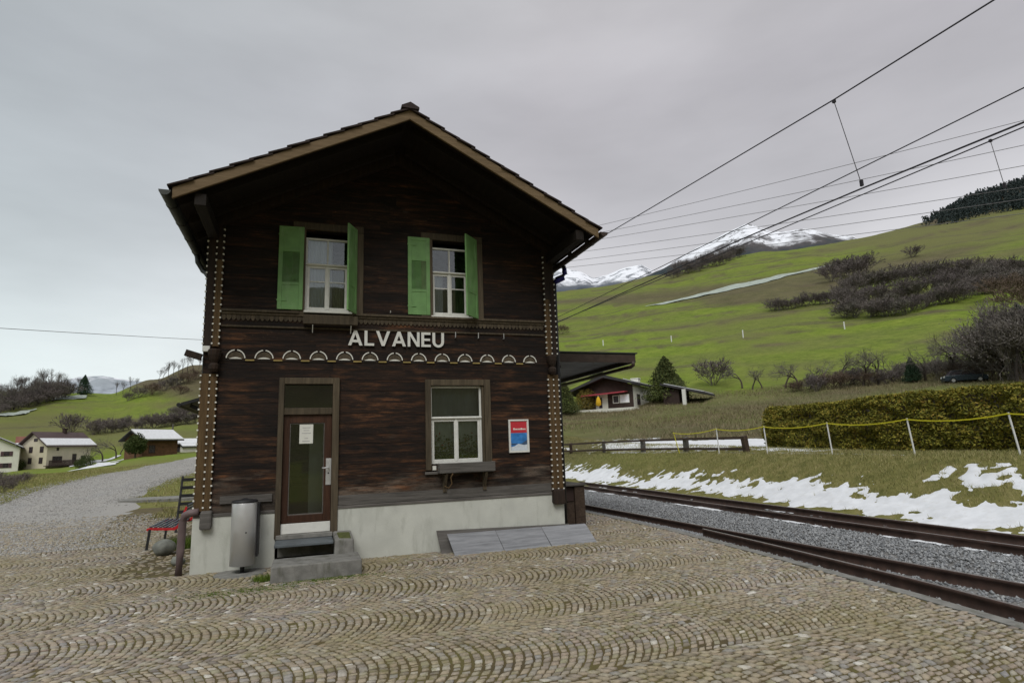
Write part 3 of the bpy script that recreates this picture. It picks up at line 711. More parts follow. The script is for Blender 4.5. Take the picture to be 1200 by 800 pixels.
def road_pos(y, u): return np.where(y < 13, -16+u*13.5, -12.6+u*6.6)+RNG.normal(0, .35, y.shape)
sv, sf = stones(34000, road_pos, (4.5, 75, 2.1), (.012, .035), lambda x, y: H(x, y)+np.where(y < 13, .052, .045))
leafy('road_stone', [(.15, (.20, .19, .18)), (.45, (.31, .30, .285)), (.75, (.41, .40, .38)), (.95, (.55, .54, .52))], 2, rough=.95)
stuff(np_mesh('road_pebbles', sv, sf, 'road_stone'), 'loose pebbles scattered over the gravel road and forecourt', 'gravel')
gx = rand_xy(9000, -3.6, -.6, 10.2, 14.5, lambda x, y: (x > -3.4+.9*(fbm(y*.9, y*0, 3, 3)-.3)) & (RNG.uniform(0, 1, len(x)) < np.clip((y-10.4)/2, 0, 1)*fbm(x*1.1, y*1.1, 3, 8)*1.6))
gv, gf = blades(10**7, gx, (.05, .16), (.006, .013), z=lambda x, y: np.full(x.shape, .02), lean=1.2)
stuff(np_mesh('grass', gv, gf, 'grass_blade'), 'thin grass growing into the gravel at the end of the paving', 'grass')
# ------------------------------------------------------------------ mountains
def mountain(name, sky, dist, depth, base_el, mat, rough=40, seed=1):
    """a ridge: sky = list of (px, py) of its crest seen at dist"""
    pts = [at(px, py, dist) for px, py in sky]
    azp = np.array([math.atan2(p[0]-CAM[0], p[1]-CAM[1]) for p in pts]); zp = np.array([p[2] for p in pts])
    A = np.linspace(azp.min(), azp.max(), 160); T = np.linspace(-1, 1, 90)
    zc = np.interp(A, azp, zp)
    AA, TT = np.meshgrid(A, T, indexing='ij'); r = dist+TT*depth
    x = CAM[0]+r*np.sin(AA); y = CAM[1]+r*np.cos(AA)
    zb = CAM[2]+dist*math.tan(R(base_el))
    prof = 1-np.abs(TT)**1.15
    nz = 1-np.abs(2*fbm(x/dist*11, y/dist*11, 5, seed)-1)
    z = zb+(zc[:, None]-zb)*prof+(nz-.75)*rough*2*(1-prof)*np.clip((1-np.abs(TT))*6, 0, 1)
    ii = np.arange(x.size).reshape(x.shape)
    f = np.stack([ii[:-1, :-1], ii[:-1, 1:], ii[1:, 1:], ii[1:, :-1]], -1).reshape(-1, 4)[:, ::-1]
    return structure(np_mesh(name, np.stack([x, y, z], -1).reshape(-1, 3), f, mat, smooth=True))
mountain_mat('peak_rock', (.035, .046, .052), 775, 825, (.085, .078, .08))
mountain_mat('far_snow_rock', (.07, .085, .11), 860, 920, (.13, .14, .16))
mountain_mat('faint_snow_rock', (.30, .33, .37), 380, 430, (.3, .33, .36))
mountain('mountain', [(690, 370), (712, 338), (745, 330), (775, 315), (800, 300), (815, 291), (832, 284), (850, 273), (862, 268), (875, 262), (884, 264), (896, 268), (905, 272), (925, 271), (940, 268), (955, 270), (975, 275), (1000, 277), (1030, 296), (1060, 320)], 2900, 900, 9, 'peak_rock', 90, 3)
mountain('mountain', [(560, 345), (600, 322), (640, 314), (655, 310), (668, 316), (680, 318), (695, 326), (712, 322), (730, 314), (752, 310), (775, 322), (800, 350)], 3600, 900, 9, 'far_snow_rock', 110, 8)
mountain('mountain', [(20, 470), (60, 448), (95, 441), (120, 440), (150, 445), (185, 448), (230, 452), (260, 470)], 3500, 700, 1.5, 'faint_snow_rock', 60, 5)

# ------------------------------------------------------------------ the station building
# walls: x -0.25..6.55, front face at y = 0, back at y = 9; roof ridge along y
XL, XR, YB, XC = -.25, 6.55, 9.0, 3.15
ZP = .93                                        # top of the plinth
RIDGE, SLOPE, EAVE_X, OV = 7.99, .523, 3.70, 1.65
def roof_z(x): return RIDGE-SLOPE*abs(x-XC)
B = thing('station_building', 'dark timber two-storey station house with green shutters beside the rails', 'building', (XC, 0, 0))
pl = MB()
door_x0, door_x1 = 1.03, 2.06
pl.box(XL, door_x0+.02, -.035, .3, -.1, ZP); pl.box(door_x1-.02, XR, -.035, .3, -.1, ZP)
pl.box(XL, XL+.3, .302, YB, -.1, ZP); pl.box(XR-.3, XR, .302, YB, -.1, ZP); pl.box(XL+.302, XR-.302, YB-.3, YB, -.1, ZP)
pl.build('plinth', 'plinth_render', B, bevel=.008)

OPEN = [(1.05, 2.04, .45, 3.2), (3.74, 4.97, 1.60, 3.2), (1.40, 2.26, 4.5, 6.12), (3.82, 4.66, 4.5, 6.12)]
def timber_wall(m, u0, u1, opens, put, gable=False, zmax=None, seed=1):
    rg = random.Random(seed)
    z = ZP
    top = zmax
    while z < top-.001:
        h = rg.uniform(.165, .215); z2 = min(z+h, top)
        zs = sorted({z, z2} | {o[2] for o in opens if z < o[2] < z2} | {o[3] for o in opens if z < o[3] < z2})
        dep = rg.uniform(0, .007)
        for za, zb in zip(zs[:-1], zs[1:]):
            iv = [(u0, u1)]
            for o in opens:
                if o[2] < zb-1e-6 and o[3] > za+1e-6:
                    iv = [q for a, b in iv for q in ((a, min(b, o[0])), (max(a, o[1]), b)) if q[1]-q[0] > .01]
            # boards end to end, joints at random
            bits = []
            for a, b in iv:
                cuts = [a]
                while b-cuts[-1] > 4.2: cuts.append(cuts[-1]+rg.uniform(1.6, 3.4))
                cuts.append(b)
                bits += list(zip(cuts[:-1], cuts[1:]))
            for a, b in bits:
                dd = dep+rg.uniform(0, .003)
                put(m, a, b, za+(.0015 if za == z else 0), zb-.001, dd, gable)
        z = z2
def put_front(m, a, b, za, zb, d, gable):
    if gable and zb > roof_z(XL)-.12:
        la = lambda zz: max(a, XC-(RIDGE-.16-zz)/SLOPE) ; lb = lambda zz: min(b, XC+(RIDGE-.16-zz)/SLOPE)
        if lb(za)-la(za) < .02: return
        m.prism([(la(za), za), (lb(za), za), (max(lb(zb), la(zb)+.01), zb), (la(zb), zb)], d-.012, .14)
    else: m.box(a, b, d-.012, .14, za, zb)
w = MB(); timber_wall(w, XL+.02, XR-.02, OPEN, put_front, True, RIDGE-.2, 3)
wall = w.build('wall', 'wall_timber', B, bevel=.003)
for sx, sg, nm in ((XL, 1, 5), (XR, -1, 8)):
    w = MB()
    def put_side(m, a, b, za, zb, d, g, sx=sx, sg=sg):
        x0, x1 = sx+sg*(d+.01), sx+sg*.15; m.box(min(x0, x1), max(x0, x1), a, b, za, zb)
    timber_wall(w, .145, YB, [], put_side, False, roof_z(XL)-.15, nm)
    w.build('wall', 'wall_timber', B)
w = MB(); w.prism([(XL+.16, ZP), (XR-.16, ZP), (XR-.16, roof_z(XL)-.2), (XC, RIDGE-.25), (XL+.16, roof_z(XL)-.2)], YB-.15, YB)
w.build('wall', 'wall_timber', B)
# rooms behind the openings
w = MB(); w.box(XL+.2, XR-.2, .3, YB-.2, 3.45, 3.6); w.box(XL+.2, XR-.2, .3, YB-.2, .40, .46); w.box(2.45, 2.55, .2, 4, .47, 3.44); w.box(1.58, 2.44, .55, .63, .47, 2.6)
w.box(XL+.2, XR-.2, 3.5, 3.6, 3.61, 6.0); w.box(2.7, 6.3, 3.0, 3.1, .47, 3.44)
w.build('room', 'room_wall', B)

# roof
yf, yk = -OV, YB+.9
for sg in (-1, 1):
    t_, u_ = MB(), MB()
    xe = XC+sg*EAVE_X
    def rz(x, o): return RIDGE+o-SLOPE*abs(x-XC)
    # boards under the tiles
    a = [(XC, rz(XC, -.02)), (xe, rz(xe, -.02)), (xe, rz(xe, -.075)), (XC, rz(XC, -.075))]
    u_.prism(a if sg < 0 else a[::-1], yf+.04, yk)
    # rafters under the boards
    for k in range(14):
        y = yf+.32+k*.82
        c = [(XC+sg*.1, rz(XC+sg*.1, -.077)), (xe-sg*.05, rz(xe-sg*.05, -.077)), (xe-sg*.05, rz(xe-sg*.05, -.20)), (XC+sg*.1, rz(XC+sg*.1, -.22))]
        if y > -.2 and y < .3: continue
        u_.prism(c if sg < 0 else c[::-1], y, y+.11)
    # tiles in overlapping courses
    nC = 13
    for k in range(nC):
        xa, xb = XC+sg*EAVE_X*k/nC*1.0, XC+sg*(EAVE_X*(k+1)/nC+.07)
        c = [(xa, rz(xa, .018)), (xb, rz(xb, .050)), (xb, rz(xb, .03)), (xa, rz(xa, -.016))]
        t_.prism(c if sg < 0 else c[::-1], yf-.055+.012*((k*7) % 3), yk+.05)
    r1 = t_.build('roof', 'roof_tile', B)
    u_.build('soffit', 'soffit_timber', B)
    bb = MB()
    c = [(XC, rz(XC, -.012)), (xe, rz(xe, -.012)), (xe, rz(xe, -.195)), (XC, rz(XC, -.195))]
    bb.prism(c if sg < 0 else c[::-1], yf-.01, yf+.036)
    bb.build('barge_board', 'barge_timber', B, bevel=.006)
    # second raking timber against the wall
    bb = MB()
    c = [(XC, rz(XC, -.08)), (xe-sg*.3, rz(xe-sg*.3, -.08)), (xe-sg*.3, rz(xe-sg*.3, -.26)), (XC, rz(XC, -.30))]
    bb.prism(c if sg < 0 else c[::-1], -.17, -.02)
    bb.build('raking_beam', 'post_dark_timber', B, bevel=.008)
    # gutter
    g = MB(); gx, gz = xe+sg*.095, rz(xe, -.08)
    prof = [(gx+.085*math.cos(math.pi+math.pi*k/8), gz+.085*math.sin(math.pi+math.pi*k/8)) for k in range(9)]
    prof2 = [(gx+.078*math.cos(math.pi+math.pi*k/8), gz+.078*math.sin(math.pi+math.pi*k/8)) for k in range(9)]
    g.prism(prof+prof2[::-1], yf-.05, yk)
    g.prism(prof, yf-.056, yf-.051)
    gut = g.build('gutter', 'copper_brown' if sg > 0 else 'zinc', B)
    for k in range(13):
        y = yf+.5+k*.8; h_ = MB()
        h_.prism([(gx+.092*math.cos(math.pi+math.pi*q/8), gz+.092*math.sin(math.pi+math.pi*q/8)) for q in range(9)]+[(gx+.0855*math.cos(2*math.pi-math.pi*q/8), gz+.0855*math.sin(2*math.pi-math.pi*q/8)) for q in range(9)], y, y+.03)
        h_.build('gutter_bracket', 'dark_metal', gut)
rc = MB(); rc.prism([(XC-.16, RIDGE-.01), (XC+.16, RIDGE-.01), (XC+.16, RIDGE+.03), (XC, RIDGE+.115), (XC-.16, RIDGE+.03)], yf-.075, yk+.06)
rc.build('ridge_cap', 'roof_tile', B)
pu = MB()
for x in (XL-.0, XR-.16):
    zt = roof_z(x+.08)-.24; pu = MB()
    pu.box(x, x+.17, yf+.06, .02, zt-.2, zt); pu.build('purlin', 'soffit_timber', B, bevel=.01)

# corner posts with rows of white pegs
def corner_post(x0, x1, mats, dots, dy=-.055):
    for i, (za, zb, mm) in enumerate(mats):
        p_ = MB(); p_.box(x0, x1, dy, .0, za, zb); p = p_.build('corner_post', mm, B, bevel=.006)
    for xx, z0, z1 in dots:
        z = z0; d = MB()
        while z < z1:
            d.box(xx-.013, xx+.013, dy-.012, dy+.03, z, z+.026); z += .118
        d.build('peg_trim', 'cream_dot', B)
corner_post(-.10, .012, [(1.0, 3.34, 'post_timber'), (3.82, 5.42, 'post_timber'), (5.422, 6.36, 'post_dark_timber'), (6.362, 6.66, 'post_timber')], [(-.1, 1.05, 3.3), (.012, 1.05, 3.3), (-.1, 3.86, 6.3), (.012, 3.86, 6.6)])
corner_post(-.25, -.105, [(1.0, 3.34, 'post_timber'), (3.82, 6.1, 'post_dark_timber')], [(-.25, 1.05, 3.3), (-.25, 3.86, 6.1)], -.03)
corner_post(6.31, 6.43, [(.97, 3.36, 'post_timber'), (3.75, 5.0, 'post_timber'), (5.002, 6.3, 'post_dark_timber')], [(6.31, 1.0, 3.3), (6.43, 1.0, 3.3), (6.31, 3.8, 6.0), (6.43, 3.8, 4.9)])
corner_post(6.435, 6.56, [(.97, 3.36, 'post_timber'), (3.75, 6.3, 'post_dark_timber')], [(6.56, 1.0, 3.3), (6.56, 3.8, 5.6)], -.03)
for x in (-.13, 6.31):
    c = MB(); c.lathe([(.055, 0), (.085, .05), (.09, .12), (.05, .16), (.08, .22), (.105, .30), (.115, .38), (.10, .40)], (x+.09, -.09, 3.36), 10)
    c.build('corner_bracket', 'post_dark_timber', B)
c = MB(); c.bar((-.25, -.06, 3.62), (-.50, -.06, 3.70), .1, .11); c.build('corner_bracket', 'post_dark_timber', B)
c = MB(); c.box(-.24, -.12, -.10, -.03, 3.72, 3.82); c.build('corner_lamp', 'white_paint', B, bevel=.01)
for x0, x1 in ((-.13, .05), (6.29, 6.55)):
    f_ = MB(); f_.hexa([(x0, -.15, .70), (x1, -.15, .70), (x1+.01, .0, .74), (x0-.01, .0, .74), (x0, -.12, 1.0), (x1, -.12, 1.0), (x1, .0, 1.02), (x0, .0, 1.02)])
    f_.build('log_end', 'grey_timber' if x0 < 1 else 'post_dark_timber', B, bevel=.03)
# bottom boards and the drip board over the plinth
b_ = MB()
b_.box(-.24, door_x0, -.05, -.005, ZP-.03, ZP+.02); b_.box(door_x1+.02, 6.5, -.05, -.005, ZP-.03, ZP+.02)
b_.build('drip_board', 'grey_timber', B, bevel=.006)
b_ = MB(); b_.box(door_x1+.03, 6.28, -.03, -.0125, ZP+.025, ZP+.20); b_.build('base_board', 'grey_timber', B, bevel=.005)
b_ = MB(); b_.box(.15, .98, -.045, -.0125, 1.10, 1.23); b_.build('patch_board', 'grey_timber', B, bevel=.006)
# belt moulding under the upper windows, with a carved wavy line below
b_ = MB(); b_.box(.02, 1.33, -.075, .0, 4.47, 4.515); b_.box(2.30, 6.29, -.075, .0, 4.47, 4.515); b_.box(.02, 6.29, -.045, .0, 4.425, 4.468); b_.box(.02, 6.29, -.03, .0, 4.19, 4.225)
b_.build('belt_moulding', 'casing_timber', B, bevel=.006)
b_ = MB(); n = 78
for k in range(n):
    x0 = .03+k*6.24/n; x1 = x0+6.24/n-.004
    mid_ = (x0+x1)/2
    b_.prism([(x0, 4.424), (x0, 4.36), (x0+.02, 4.325), (mid_, 4.31), (x1-.02, 4.325), (x1, 4.36), (x1, 4.424)], -.024, -.006)
b_.build('scallop_trim', 'casing_timber', B)
# frieze of half-moon ornaments
fr = MB(); fr.box(.03, 6.29, -.013, -.002, 3.568, 3.598); frieze = fr.build('frieze', 'soffit_timber', B)
N_L = 13
for k in range(N_L):
    cx = .29+k*(5.93-.29)/(N_L-1); rr = .162-.012*k/N_L
    lm = MB()
    for s0, s1 in ((4, 82), (98, 176)):
        A_ = [R(s0+(s1-s0)*q/10) for q in range(11)]
        lm.prism([(cx+rr*math.cos(a), 3.612+rr*1.04*math.sin(a)) for a in A_]+[(cx+(rr-.019)*math.cos(a), 3.612+(rr-.017)*1.03*math.sin(a)) for a in A_[::-1]], -.026, -.005)
    A_ = [R(200+140*q/8) for q in range(9)]
    lm.prism([(cx-.105+.21*q/8, 3.614+.026*math.sin(math.pi*q/8)) for q in range(8, -1, -1)]+[(cx-.105, 3.610), (cx+.105, 3.610)], -.024, -.005)
    o = lm.build('lunette', 'cream_dot', frieze)
    if k < N_L-1:
        d = MB(); xm = cx+.235; d.box(xm-.075, xm+.075, -.03, -.0185, 3.575, 3.598); d.build('dash', 'ochre_paint', frieze)
    d = MB(); A_ = [math.pi*q/10 for q in range(11)]
    d.prism([(cx+(rr-.03)*math.cos(a), 3.613+(rr-.03)*.95*math.sin(a)) for a in A_], -.0185, -.0065)
    d.build('lunette_field', 'casing_timber', frieze)

# front door
casing = MB()
casing.box(1.03, 1.125, -.06, .0, .46, 3.27); casing.box(1.965, 2.085, -.06, .0, .46, 3.27); casing.box(1.126, 1.964, -.058, .0, 3.155, 3.27); casing.box(1.126, 1.964, -.03, .08, 2.60, 2.72)
dr_c = casing.build('door_casing', 'casing_timber', B, bevel=.008)
g = MB(); g.box(1.126, 1.964, .06, .066, 2.722, 3.153); g.build('transom_pane', 'window_glass', dr_c)
g = MB(); g.box(1.126, 1.964, .09, .10, 2.722, 3.153); g.build('transom_board', 'far_brown', dr_c)
d = MB()
d.box(1.128, 1.235, .015, .07, .70, 2.598); d.box(1.835, 1.962, .015, .07, .70, 2.598); d.box(1.236, 1.834, .016, .07, 2.45, 2.598); d.box(1.236, 1.834, .016, .07, .70, .835)
door = d.build('door', 'door_timber', B, bevel=.006)
g = MB(); g.box(1.236, 1.834, .04, .046, .836, 2.449); g.build('door_pane', 'window_glass', door)
g = MB()
for a in ((1.236, 1.25, .836, 2.449), (1.82, 1.834, .836, 2.449), (1.251, 1.819, .836, .852), (1.251, 1.819, 2.434, 2.449)): g.box(a[0], a[1], .028, .039, a[2], a[3])
g.build('glazing_bead', 'grey_timber', door)
g = MB(); g.box(1.13, 1.96, -.004, .06, .525, .695); g.build('kick_plate', 'white_paint', door, bevel=.004)
g = MB(); g.box(1.868, 1.962, .004, .0145, 1.33, 1.80); hp = g.build('lock_plate', 'steel', door, bevel=.003)
g = MB(); g.tube([(1.915, .004, 1.635), (1.915, -.05, 1.635), (1.90, -.06, 1.635), (1.80, -.06, 1.632)], .011, 8); g.build('handle', 'steel', door, smooth=True)
g = MB(); g.lathe([(.013, 0), (.013, .006)], (0, 0, 0), 12); g.xf(lambda p: Vector((1.915+p.x, .003-p.z, 1.54+p.y))); g.build('keyhole', 'dark_metal', door)
g = MB(); g.box(1.40, 1.635, .036, .0395, 2.08, 2.425)
nt_ = g.build('notice', 'paper', door)
g = MB()
for k, (a, c_) in enumerate(((.05, .19), (.07, .17), (.04, .2), (.09, .15), (.05, .18))): g.box(1.40+a, 1.40+c_, .0335, .0358, 2.36-.05*k-(.04 if k > 2 else 0), 2.369-.05*k-(.04 if k > 2 else 0))
g.build('print_line', 'print_grey', nt_)

# windows
def frame_bars(m, x0, x1, z0, z1, w_, y0, y1):
    m.box(x0, x0+w_, y0, y1, z0, z1); m.box(x1-w_, x1, y0, y1, z0, z1)
    m.box(x0+w_+.0005, x1-w_-.0005, y0+.001, y1-.001, z0, z0+w_); m.box(x0+w_+.0005, x1-w_-.0005, y0+.001, y1-.001, z1-w_, z1)
def window(x0, x1, z0, z1, ztr, y, bars, mull):
    """frame > two casements and a top light with their panes"""
    f_ = MB(); frame_bars(f_, x0, x1, z0, z1, .038, y, y+.07)
    f_.box(x0+.0385, x1-.0385, y-.006, y+.065, ztr, ztr+.05)
    f_.box(x0-.0, x1+.0, y-.028, y-.0005, ztr+.012, ztr+.04)
    fr_ = f_.build('window_frame', 'white_paint', B, bevel=.004)
    xm = (x0+x1)/2
    for a, c_ in ((x0+.04, xm-.001), (xm+.001, x1-.04)):
        s_ = MB(); frame_bars(s_, a, c_, z0+.04, ztr-.002, .042, y+.008, y+.05)
        if bars: s_.box(a+.043, c_-.043, y+.014, y+.045, z0+.04+(ztr-z0)*.60, z0+.062+(ztr-z0)*.60)
        sa = s_.build('casement', 'white_paint', fr_, bevel=.004)
        g = MB(); g.box(a+.03, c_-.03, y+.028, y+.033, z0+.07, ztr-.03); g.build('pane', 'window_glass', fr_)
    s_ = MB(); s_.box(xm-.022, xm+.022, y-.004, y+.0075, z0+.04, ztr-.002); s_.build('mullion', 'white_paint', fr_, bevel=.004)
    g = MB(); g.box(x0+.03, x1-.03, y+.028, y+.033, ztr+.05, z1-.03); g.build('top_pane', 'window_glass', fr_)
    if mull:
        s_ = MB(); s_.box(xm-.014, xm+.014, y+.008, y+.05, ztr+.051, z1-.0385); s_.build('glazing_bar', 'white_paint', fr_)
    return fr_
def curtain_or_fill(x0, x1, y, z0, z1, mat, parent):  # hung cloth; also makes the added sheets of the lower window
    c = MB(); n = 40
    for i in range(n+1):
        x = x0+(x1-x0)*i/n; yy = y+.018*math.sin(i*1.1)+.008*math.sin(i*2.7+1)
        c.v += [(x, yy, z0), (x, yy, z1)]
    for i in range(n): c.f.append([2*i, 2*i+2, 2*i+3, 2*i+1]); c.m.append(0)
    c.build('curtain_or_fill', mat, parent, smooth=True)
def shutter(hx, hz0, hz1, width, ang, hinge_left):
    """a leaf in local x (0..width) hung at hx and turned"""
    leaf = MB(); st = .075; T = .034; L = width; Hh = hz1-hz0
    frame_z = [0, .07, Hh*.29, Hh*.29+.055, Hh*.69, Hh*.69+.055, Hh-.07, Hh]
    leaf.box(0, st, 0, T, 0, Hh); leaf.box(L-st, L, 0, T, 0, Hh)
    for i in range(0, 8, 2): leaf.box(st+.0005, L-st-.0005, .001, T-.001, frame_z[i], frame_z[i+1])
    pan = MB(); 
    pan.box(st+.001, L-st-.001, .009, T-.009, frame_z[1], frame_z[2]); pan2 = MB(); pan2.box(st+.001, L-st-.001, .009, T-.009, frame_z[5], frame_z[6])
    lou = MB(); z = frame_z[3]+.004
    while z < frame_z[4]-.02:
        lou.hexa([(st+.001, .003, z), (L-st-.001, .003, z), (L-st-.001, T-.004, z+.022), (st+.001, T-.004, z+.022), (st+.001, .003, z+.006), (L-st-.001, .003, z+.006), (L-st-.001, T-.004, z+.028), (st+.001, T-.004, z+.028)]); z += .0225
    ca_, sa = math.cos(ang), math.sin(ang)
    f_ = lambda p: Vector((hx+p.x*ca_-p.y*sa, -.052+p.x*sa+p.y*ca_, hz0+p.z))
    s_ = leaf.xf(f_).build('shutter', 'green_paint', B, bevel=.004); MB().box(st+.001, L-st-.001, T-.0035, T-.0005, frame_z[3], frame_z[4]).xf(f_).build('shutter_panel_or_backing', 'green_paint', s_)  # green sheet added behind the louvres so their gaps read less dark
    pan.xf(f_).build('shutter_panel_or_backing', 'green_paint', s_); pan2.xf(f_).build('shutter_panel_or_backing', 'green_paint', s_); lou.xf(f_).build('louvre', 'green_paint', s_)
    hb = MB(); 
    for q in (.16, Hh-.18): hb.box(-.01, .16, -.004, -.0005, q, q+.03)
    hb.xf(f_).build('hinge', 'green_paint', s_)
for wx0, wx1, lx0, lx1, lsx, fa, k in ((1.425, 2.235, 1.19, 2.50, .945, (2.165, -.40), 0), (3.845, 4.635, 3.64, 4.94, 3.37, (4.47, -.38), 1)):
    f_ = window(wx0, wx1, 4.545, 6.0, 5.44, .03, True, True)
    c_ = MB(); c_.box(lx0, lx1, -.05, .0, 6.14, 6.28); c_.box(lx0, lx0+.235, -.042, .0, 4.47, 6.139); c_.box(lx1-.27, lx1, -.042, .0, 4.47, 6.139)
    c_.build('window_casing', 'casing_timber', B, bevel=.008)
    curtain_or_fill(wx0+.05, (wx0+wx1)/2+.09, .115, 4.56, 5.98, 'curtain_white', f_) if k == 0 else curtain_or_fill(wx0+.05, wx0+.27, .115, 4.56, 5.42, 'curtain_white', f_)
    curtain_or_fill((wx0+wx1)/2+.11, wx1-.04, .18, 4.56, 5.43, 'curtain_green', f_)
    s_ = MB(); s_.box(wx0-.01, wx1+.06, -.07, .03, 4.50, 4.54); s_.build('window_sill', 'white_paint', B, bevel=.006)
    shutter(lsx, 4.545, 6.165, .445, 0.0 if k else -.05, True)
    hx = lx1-.15; dx_, dy_ = fa[0]-hx, fa[1]+.052
    shutter(hx, 4.50, 6.20, math.hypot(dx_, dy_)*1.0, math.atan2(dy_, dx_), False)
bx_ = MB(); bx_.box(1.41, 2.39, -.17, -.14, 4.265, 4.43); bx_.box(1.41, 2.39, -.139, -.05, 4.265, 4.29); bx_.box(1.41, 1.43, -.139, -.05, 4.291, 4.43); bx_.box(2.37, 2.39, -.139, -.05, 4.291, 4.43)
bo = bx_.build('flower_box', 'casing_timber', B, bevel=.006)
for x in (1.58, 2.27):
    h_ = MB(); h_.tube([(x, -.05, 4.12), (x, -.15, 4.25)], .008, 6); h_.build('box_bracket', 'white_paint', bo)
for x in (3.02, 4.32, 4.80, 5.35):
    h_ = MB(); h_.tube([(x, -.01, 4.10 if x > 4 else 4.56), (x, -.07, 4.10 if x > 4 else 4.56), (x, -.075, 4.21 if x > 4 else 4.6)], .009, 6); h_.build('shutter_hook', 'steel', B)
# ground-floor window with its flower box
f_ = window(3.80, 4.85, 1.615, 3.125, 2.47, .03, False, False)
c_ = MB(); c_.box(3.70, 3.81, -.055, .0, 1.5, 3.25); c_.box(4.90, 5.03, -.055, .0, 1.5, 3.25); c_.box(3.811, 4.899, -.053, .0, 3.13, 3.25); c_.box(4.851, 4.898, -.02, .08, 1.5, 3.129)
c_.build('window_casing', 'casing_timber', B, bevel=.008)
bx_ = MB(); bx_.box(3.92, 5.03, -.24, -.21, 1.44, 1.625); bx_.box(3.92, 5.03, -.209, -.06, 1.44, 1.465); bx_.box(3.92, 3.945, -.209, -.06, 1.466, 1.625); bx_.box(5.005, 5.03, -.209, -.06, 1.466, 1.625)
bx_.box(3.68, 5.06, -.059, -.012, 1.42, 1.47)
bo = bx_.build('flower_box', 'grey_timber', B, bevel=.006)
for x in (4.06, 4.86):
    h_ = MB(); h_.bar((x, -.03, 1.08), (x, -.03, 1.43), .07, .05, (0, 1, 0)); h_.bar((x, -.04, 1.16), (x, -.2, 1.43), .05, .05, (1, 0, 0)); h_.build('box_bracket', 'casing_timber', bo)
h_ = MB(); h_.tube([(4.02, -.2, 1.2), (4.1, -.21, 1.16), (4.16, -.215, 1.24), (4.14, -.22, 1.36), (4.18, -.225, 1.43)], .012, 6); h_.build('dry_stem', 'post_timber', bo, smooth=True)
h_ = MB(); h_.box(3.83, 3.90, -.03, .02, 1.50, 1.58); h_.build('paper_tag', 'paper', B)
paint('pane_brightener', (.70, .72, .64), .9, .1, 3)  # added sheet, pale to brighten the lower panes from inside
curtain_or_fill(3.8, 4.86, .165, 1.62, 2.47, 'pane_brightener', f_)
curtain_or_fill(3.8, 4.86, .26, 2.50, 3.12, 'print_grey', f_)  # second added sheet, greys the tone of the top pane
# potted flowers on the inside of the window
lv = []
def leaf_quads(ctr, size, rng=RNG, flat=0.0):
    n = len(ctr); a = rng.normal(size=(n, 3)); a[:, 2] *= (1-flat); a /= np.linalg.norm(a, axis=1)[:, None]
    c = np.cross(a, rng.normal(size=(n, 3))); c /= np.linalg.norm(c, axis=1)[:, None]
    s = (size*rng.uniform(.6, 1.3, n))[:, None] if np.ndim(size) == 0 else (size*rng.uniform(.6, 1.3, n))[:, None]
    V = np.stack([ctr-a*s, ctr-c*s*.5, ctr+a*s, ctr+c*s*.5], 1).reshape(-1, 3)
    return V, np.arange(4*n).reshape(-1, 4)
pts = np.stack([RNG.uniform(3.9, 4.8, 700), RNG.uniform(.075, .135, 700), 1.62+RNG.uniform(0, 1, 700)**1.6*.55*(.5+.5*np.sin(RNG.uniform(3.9, 4.8, 700)*7)**2)], -1)
V, F = leaf_quads(pts, .035); np_mesh('house_plant', V, F, 'tuft_green', f_)
pts = np.stack([RNG.uniform(3.9, 4.8, 26), RNG.uniform(.07, .10, 26), RNG.uniform(1.9, 2.2, 26)], -1)
V, F = leaf_quads(pts, .03); np_mesh('blossom', V, F, 'petal', f_)

# rain pipes
p_ = MB(); p_.tube([(-.62, 1.2, 5.86), (-.60, 1.2, 5.72), (-.50, 1.2, 5.55), (-.36, 1.0, 5.42), (-.31, .85, 5.30), (-.31, .8, 3.0), (-.31, .8, 1.2)], .05, 10); p_.build('rain_pipe', 'zinc', B, smooth=True)
p_ = MB(); p_.tube([(-.16, -.06, 1.0), (-.30, -.03, .985), (-.375, .0, .95), (-.40, .02, .86), (-.41, .03, .4), (-.42, .03, -.05)], .062, 12); p_.build('rain_pipe', 'pipe_mauve', B, smooth=True)
p_ = MB(); p_.tube([(6.93, .2, 5.86), (6.93, .2, 5.72), (6.88, .2, 5.62), (6.74, .2, 5.55), (6.67, .2, 5.46), (6.66, .2, 3.0), (6.66, .2, .2)], .05, 10); p_.build('rain_pipe', 'dark_metal', B, smooth=True)
paint('blue_fringe', (.012, .012, .16), .5, .2, 5)  # blue colour fringe of the lens, put into the pipe's colour
p_ = MB(); p_.tube([(6.93, .18, 5.80), (6.94, .18, 5.68), (6.89, .18, 5.57), (6.75, .18, 5.50), (6.66, .18, 5.46)], .056, 10); p_.build('pipe_elbow', 'blue_fringe', B, smooth=True)
# platform canopy on the track side
c_ = MB(); c_.box(6.62, 9.12, 1.02, 8.0, 3.99, 4.02); c_.box(6.6, 9.16, .98, 8.04, 4.022, 4.05); cn = c_.build('canopy', 'zinc', B)
c_ = MB(); c_.box(6.6, 9.10, .99, 1.05, 3.80, 3.988); c_.box(9.04, 9.10, 1.051, 8.0, 3.80, 3.988); c_.build('canopy_fascia', 'copper_brown', cn, bevel=.006)
c_ = MB()
for k in range(8): c_.box(6.66, 9.03, 1.06+k*.86, 1.06+k*.86+.85, 3.90+.004*(k % 2), 3.915+.004*(k % 2))
c_.build('canopy_ceiling', 'board_timber', cn)
c_ = MB(); c_.tube([(9.02, .98, 3.83), (9.02, .98, 3.74), (8.98, 1.04, 3.70), (8.95, 1.3, 3.70), (8.95, 7.9, 3.68)], .045, 8); c_.build('canopy_gutter', 'copper_brown', cn, smooth=True)
c_ = MB()
for y in (2.2, 4.4, 6.6): c_.bar((6.6, y, 3.2), (7.6, y, 3.88), .09, .1)
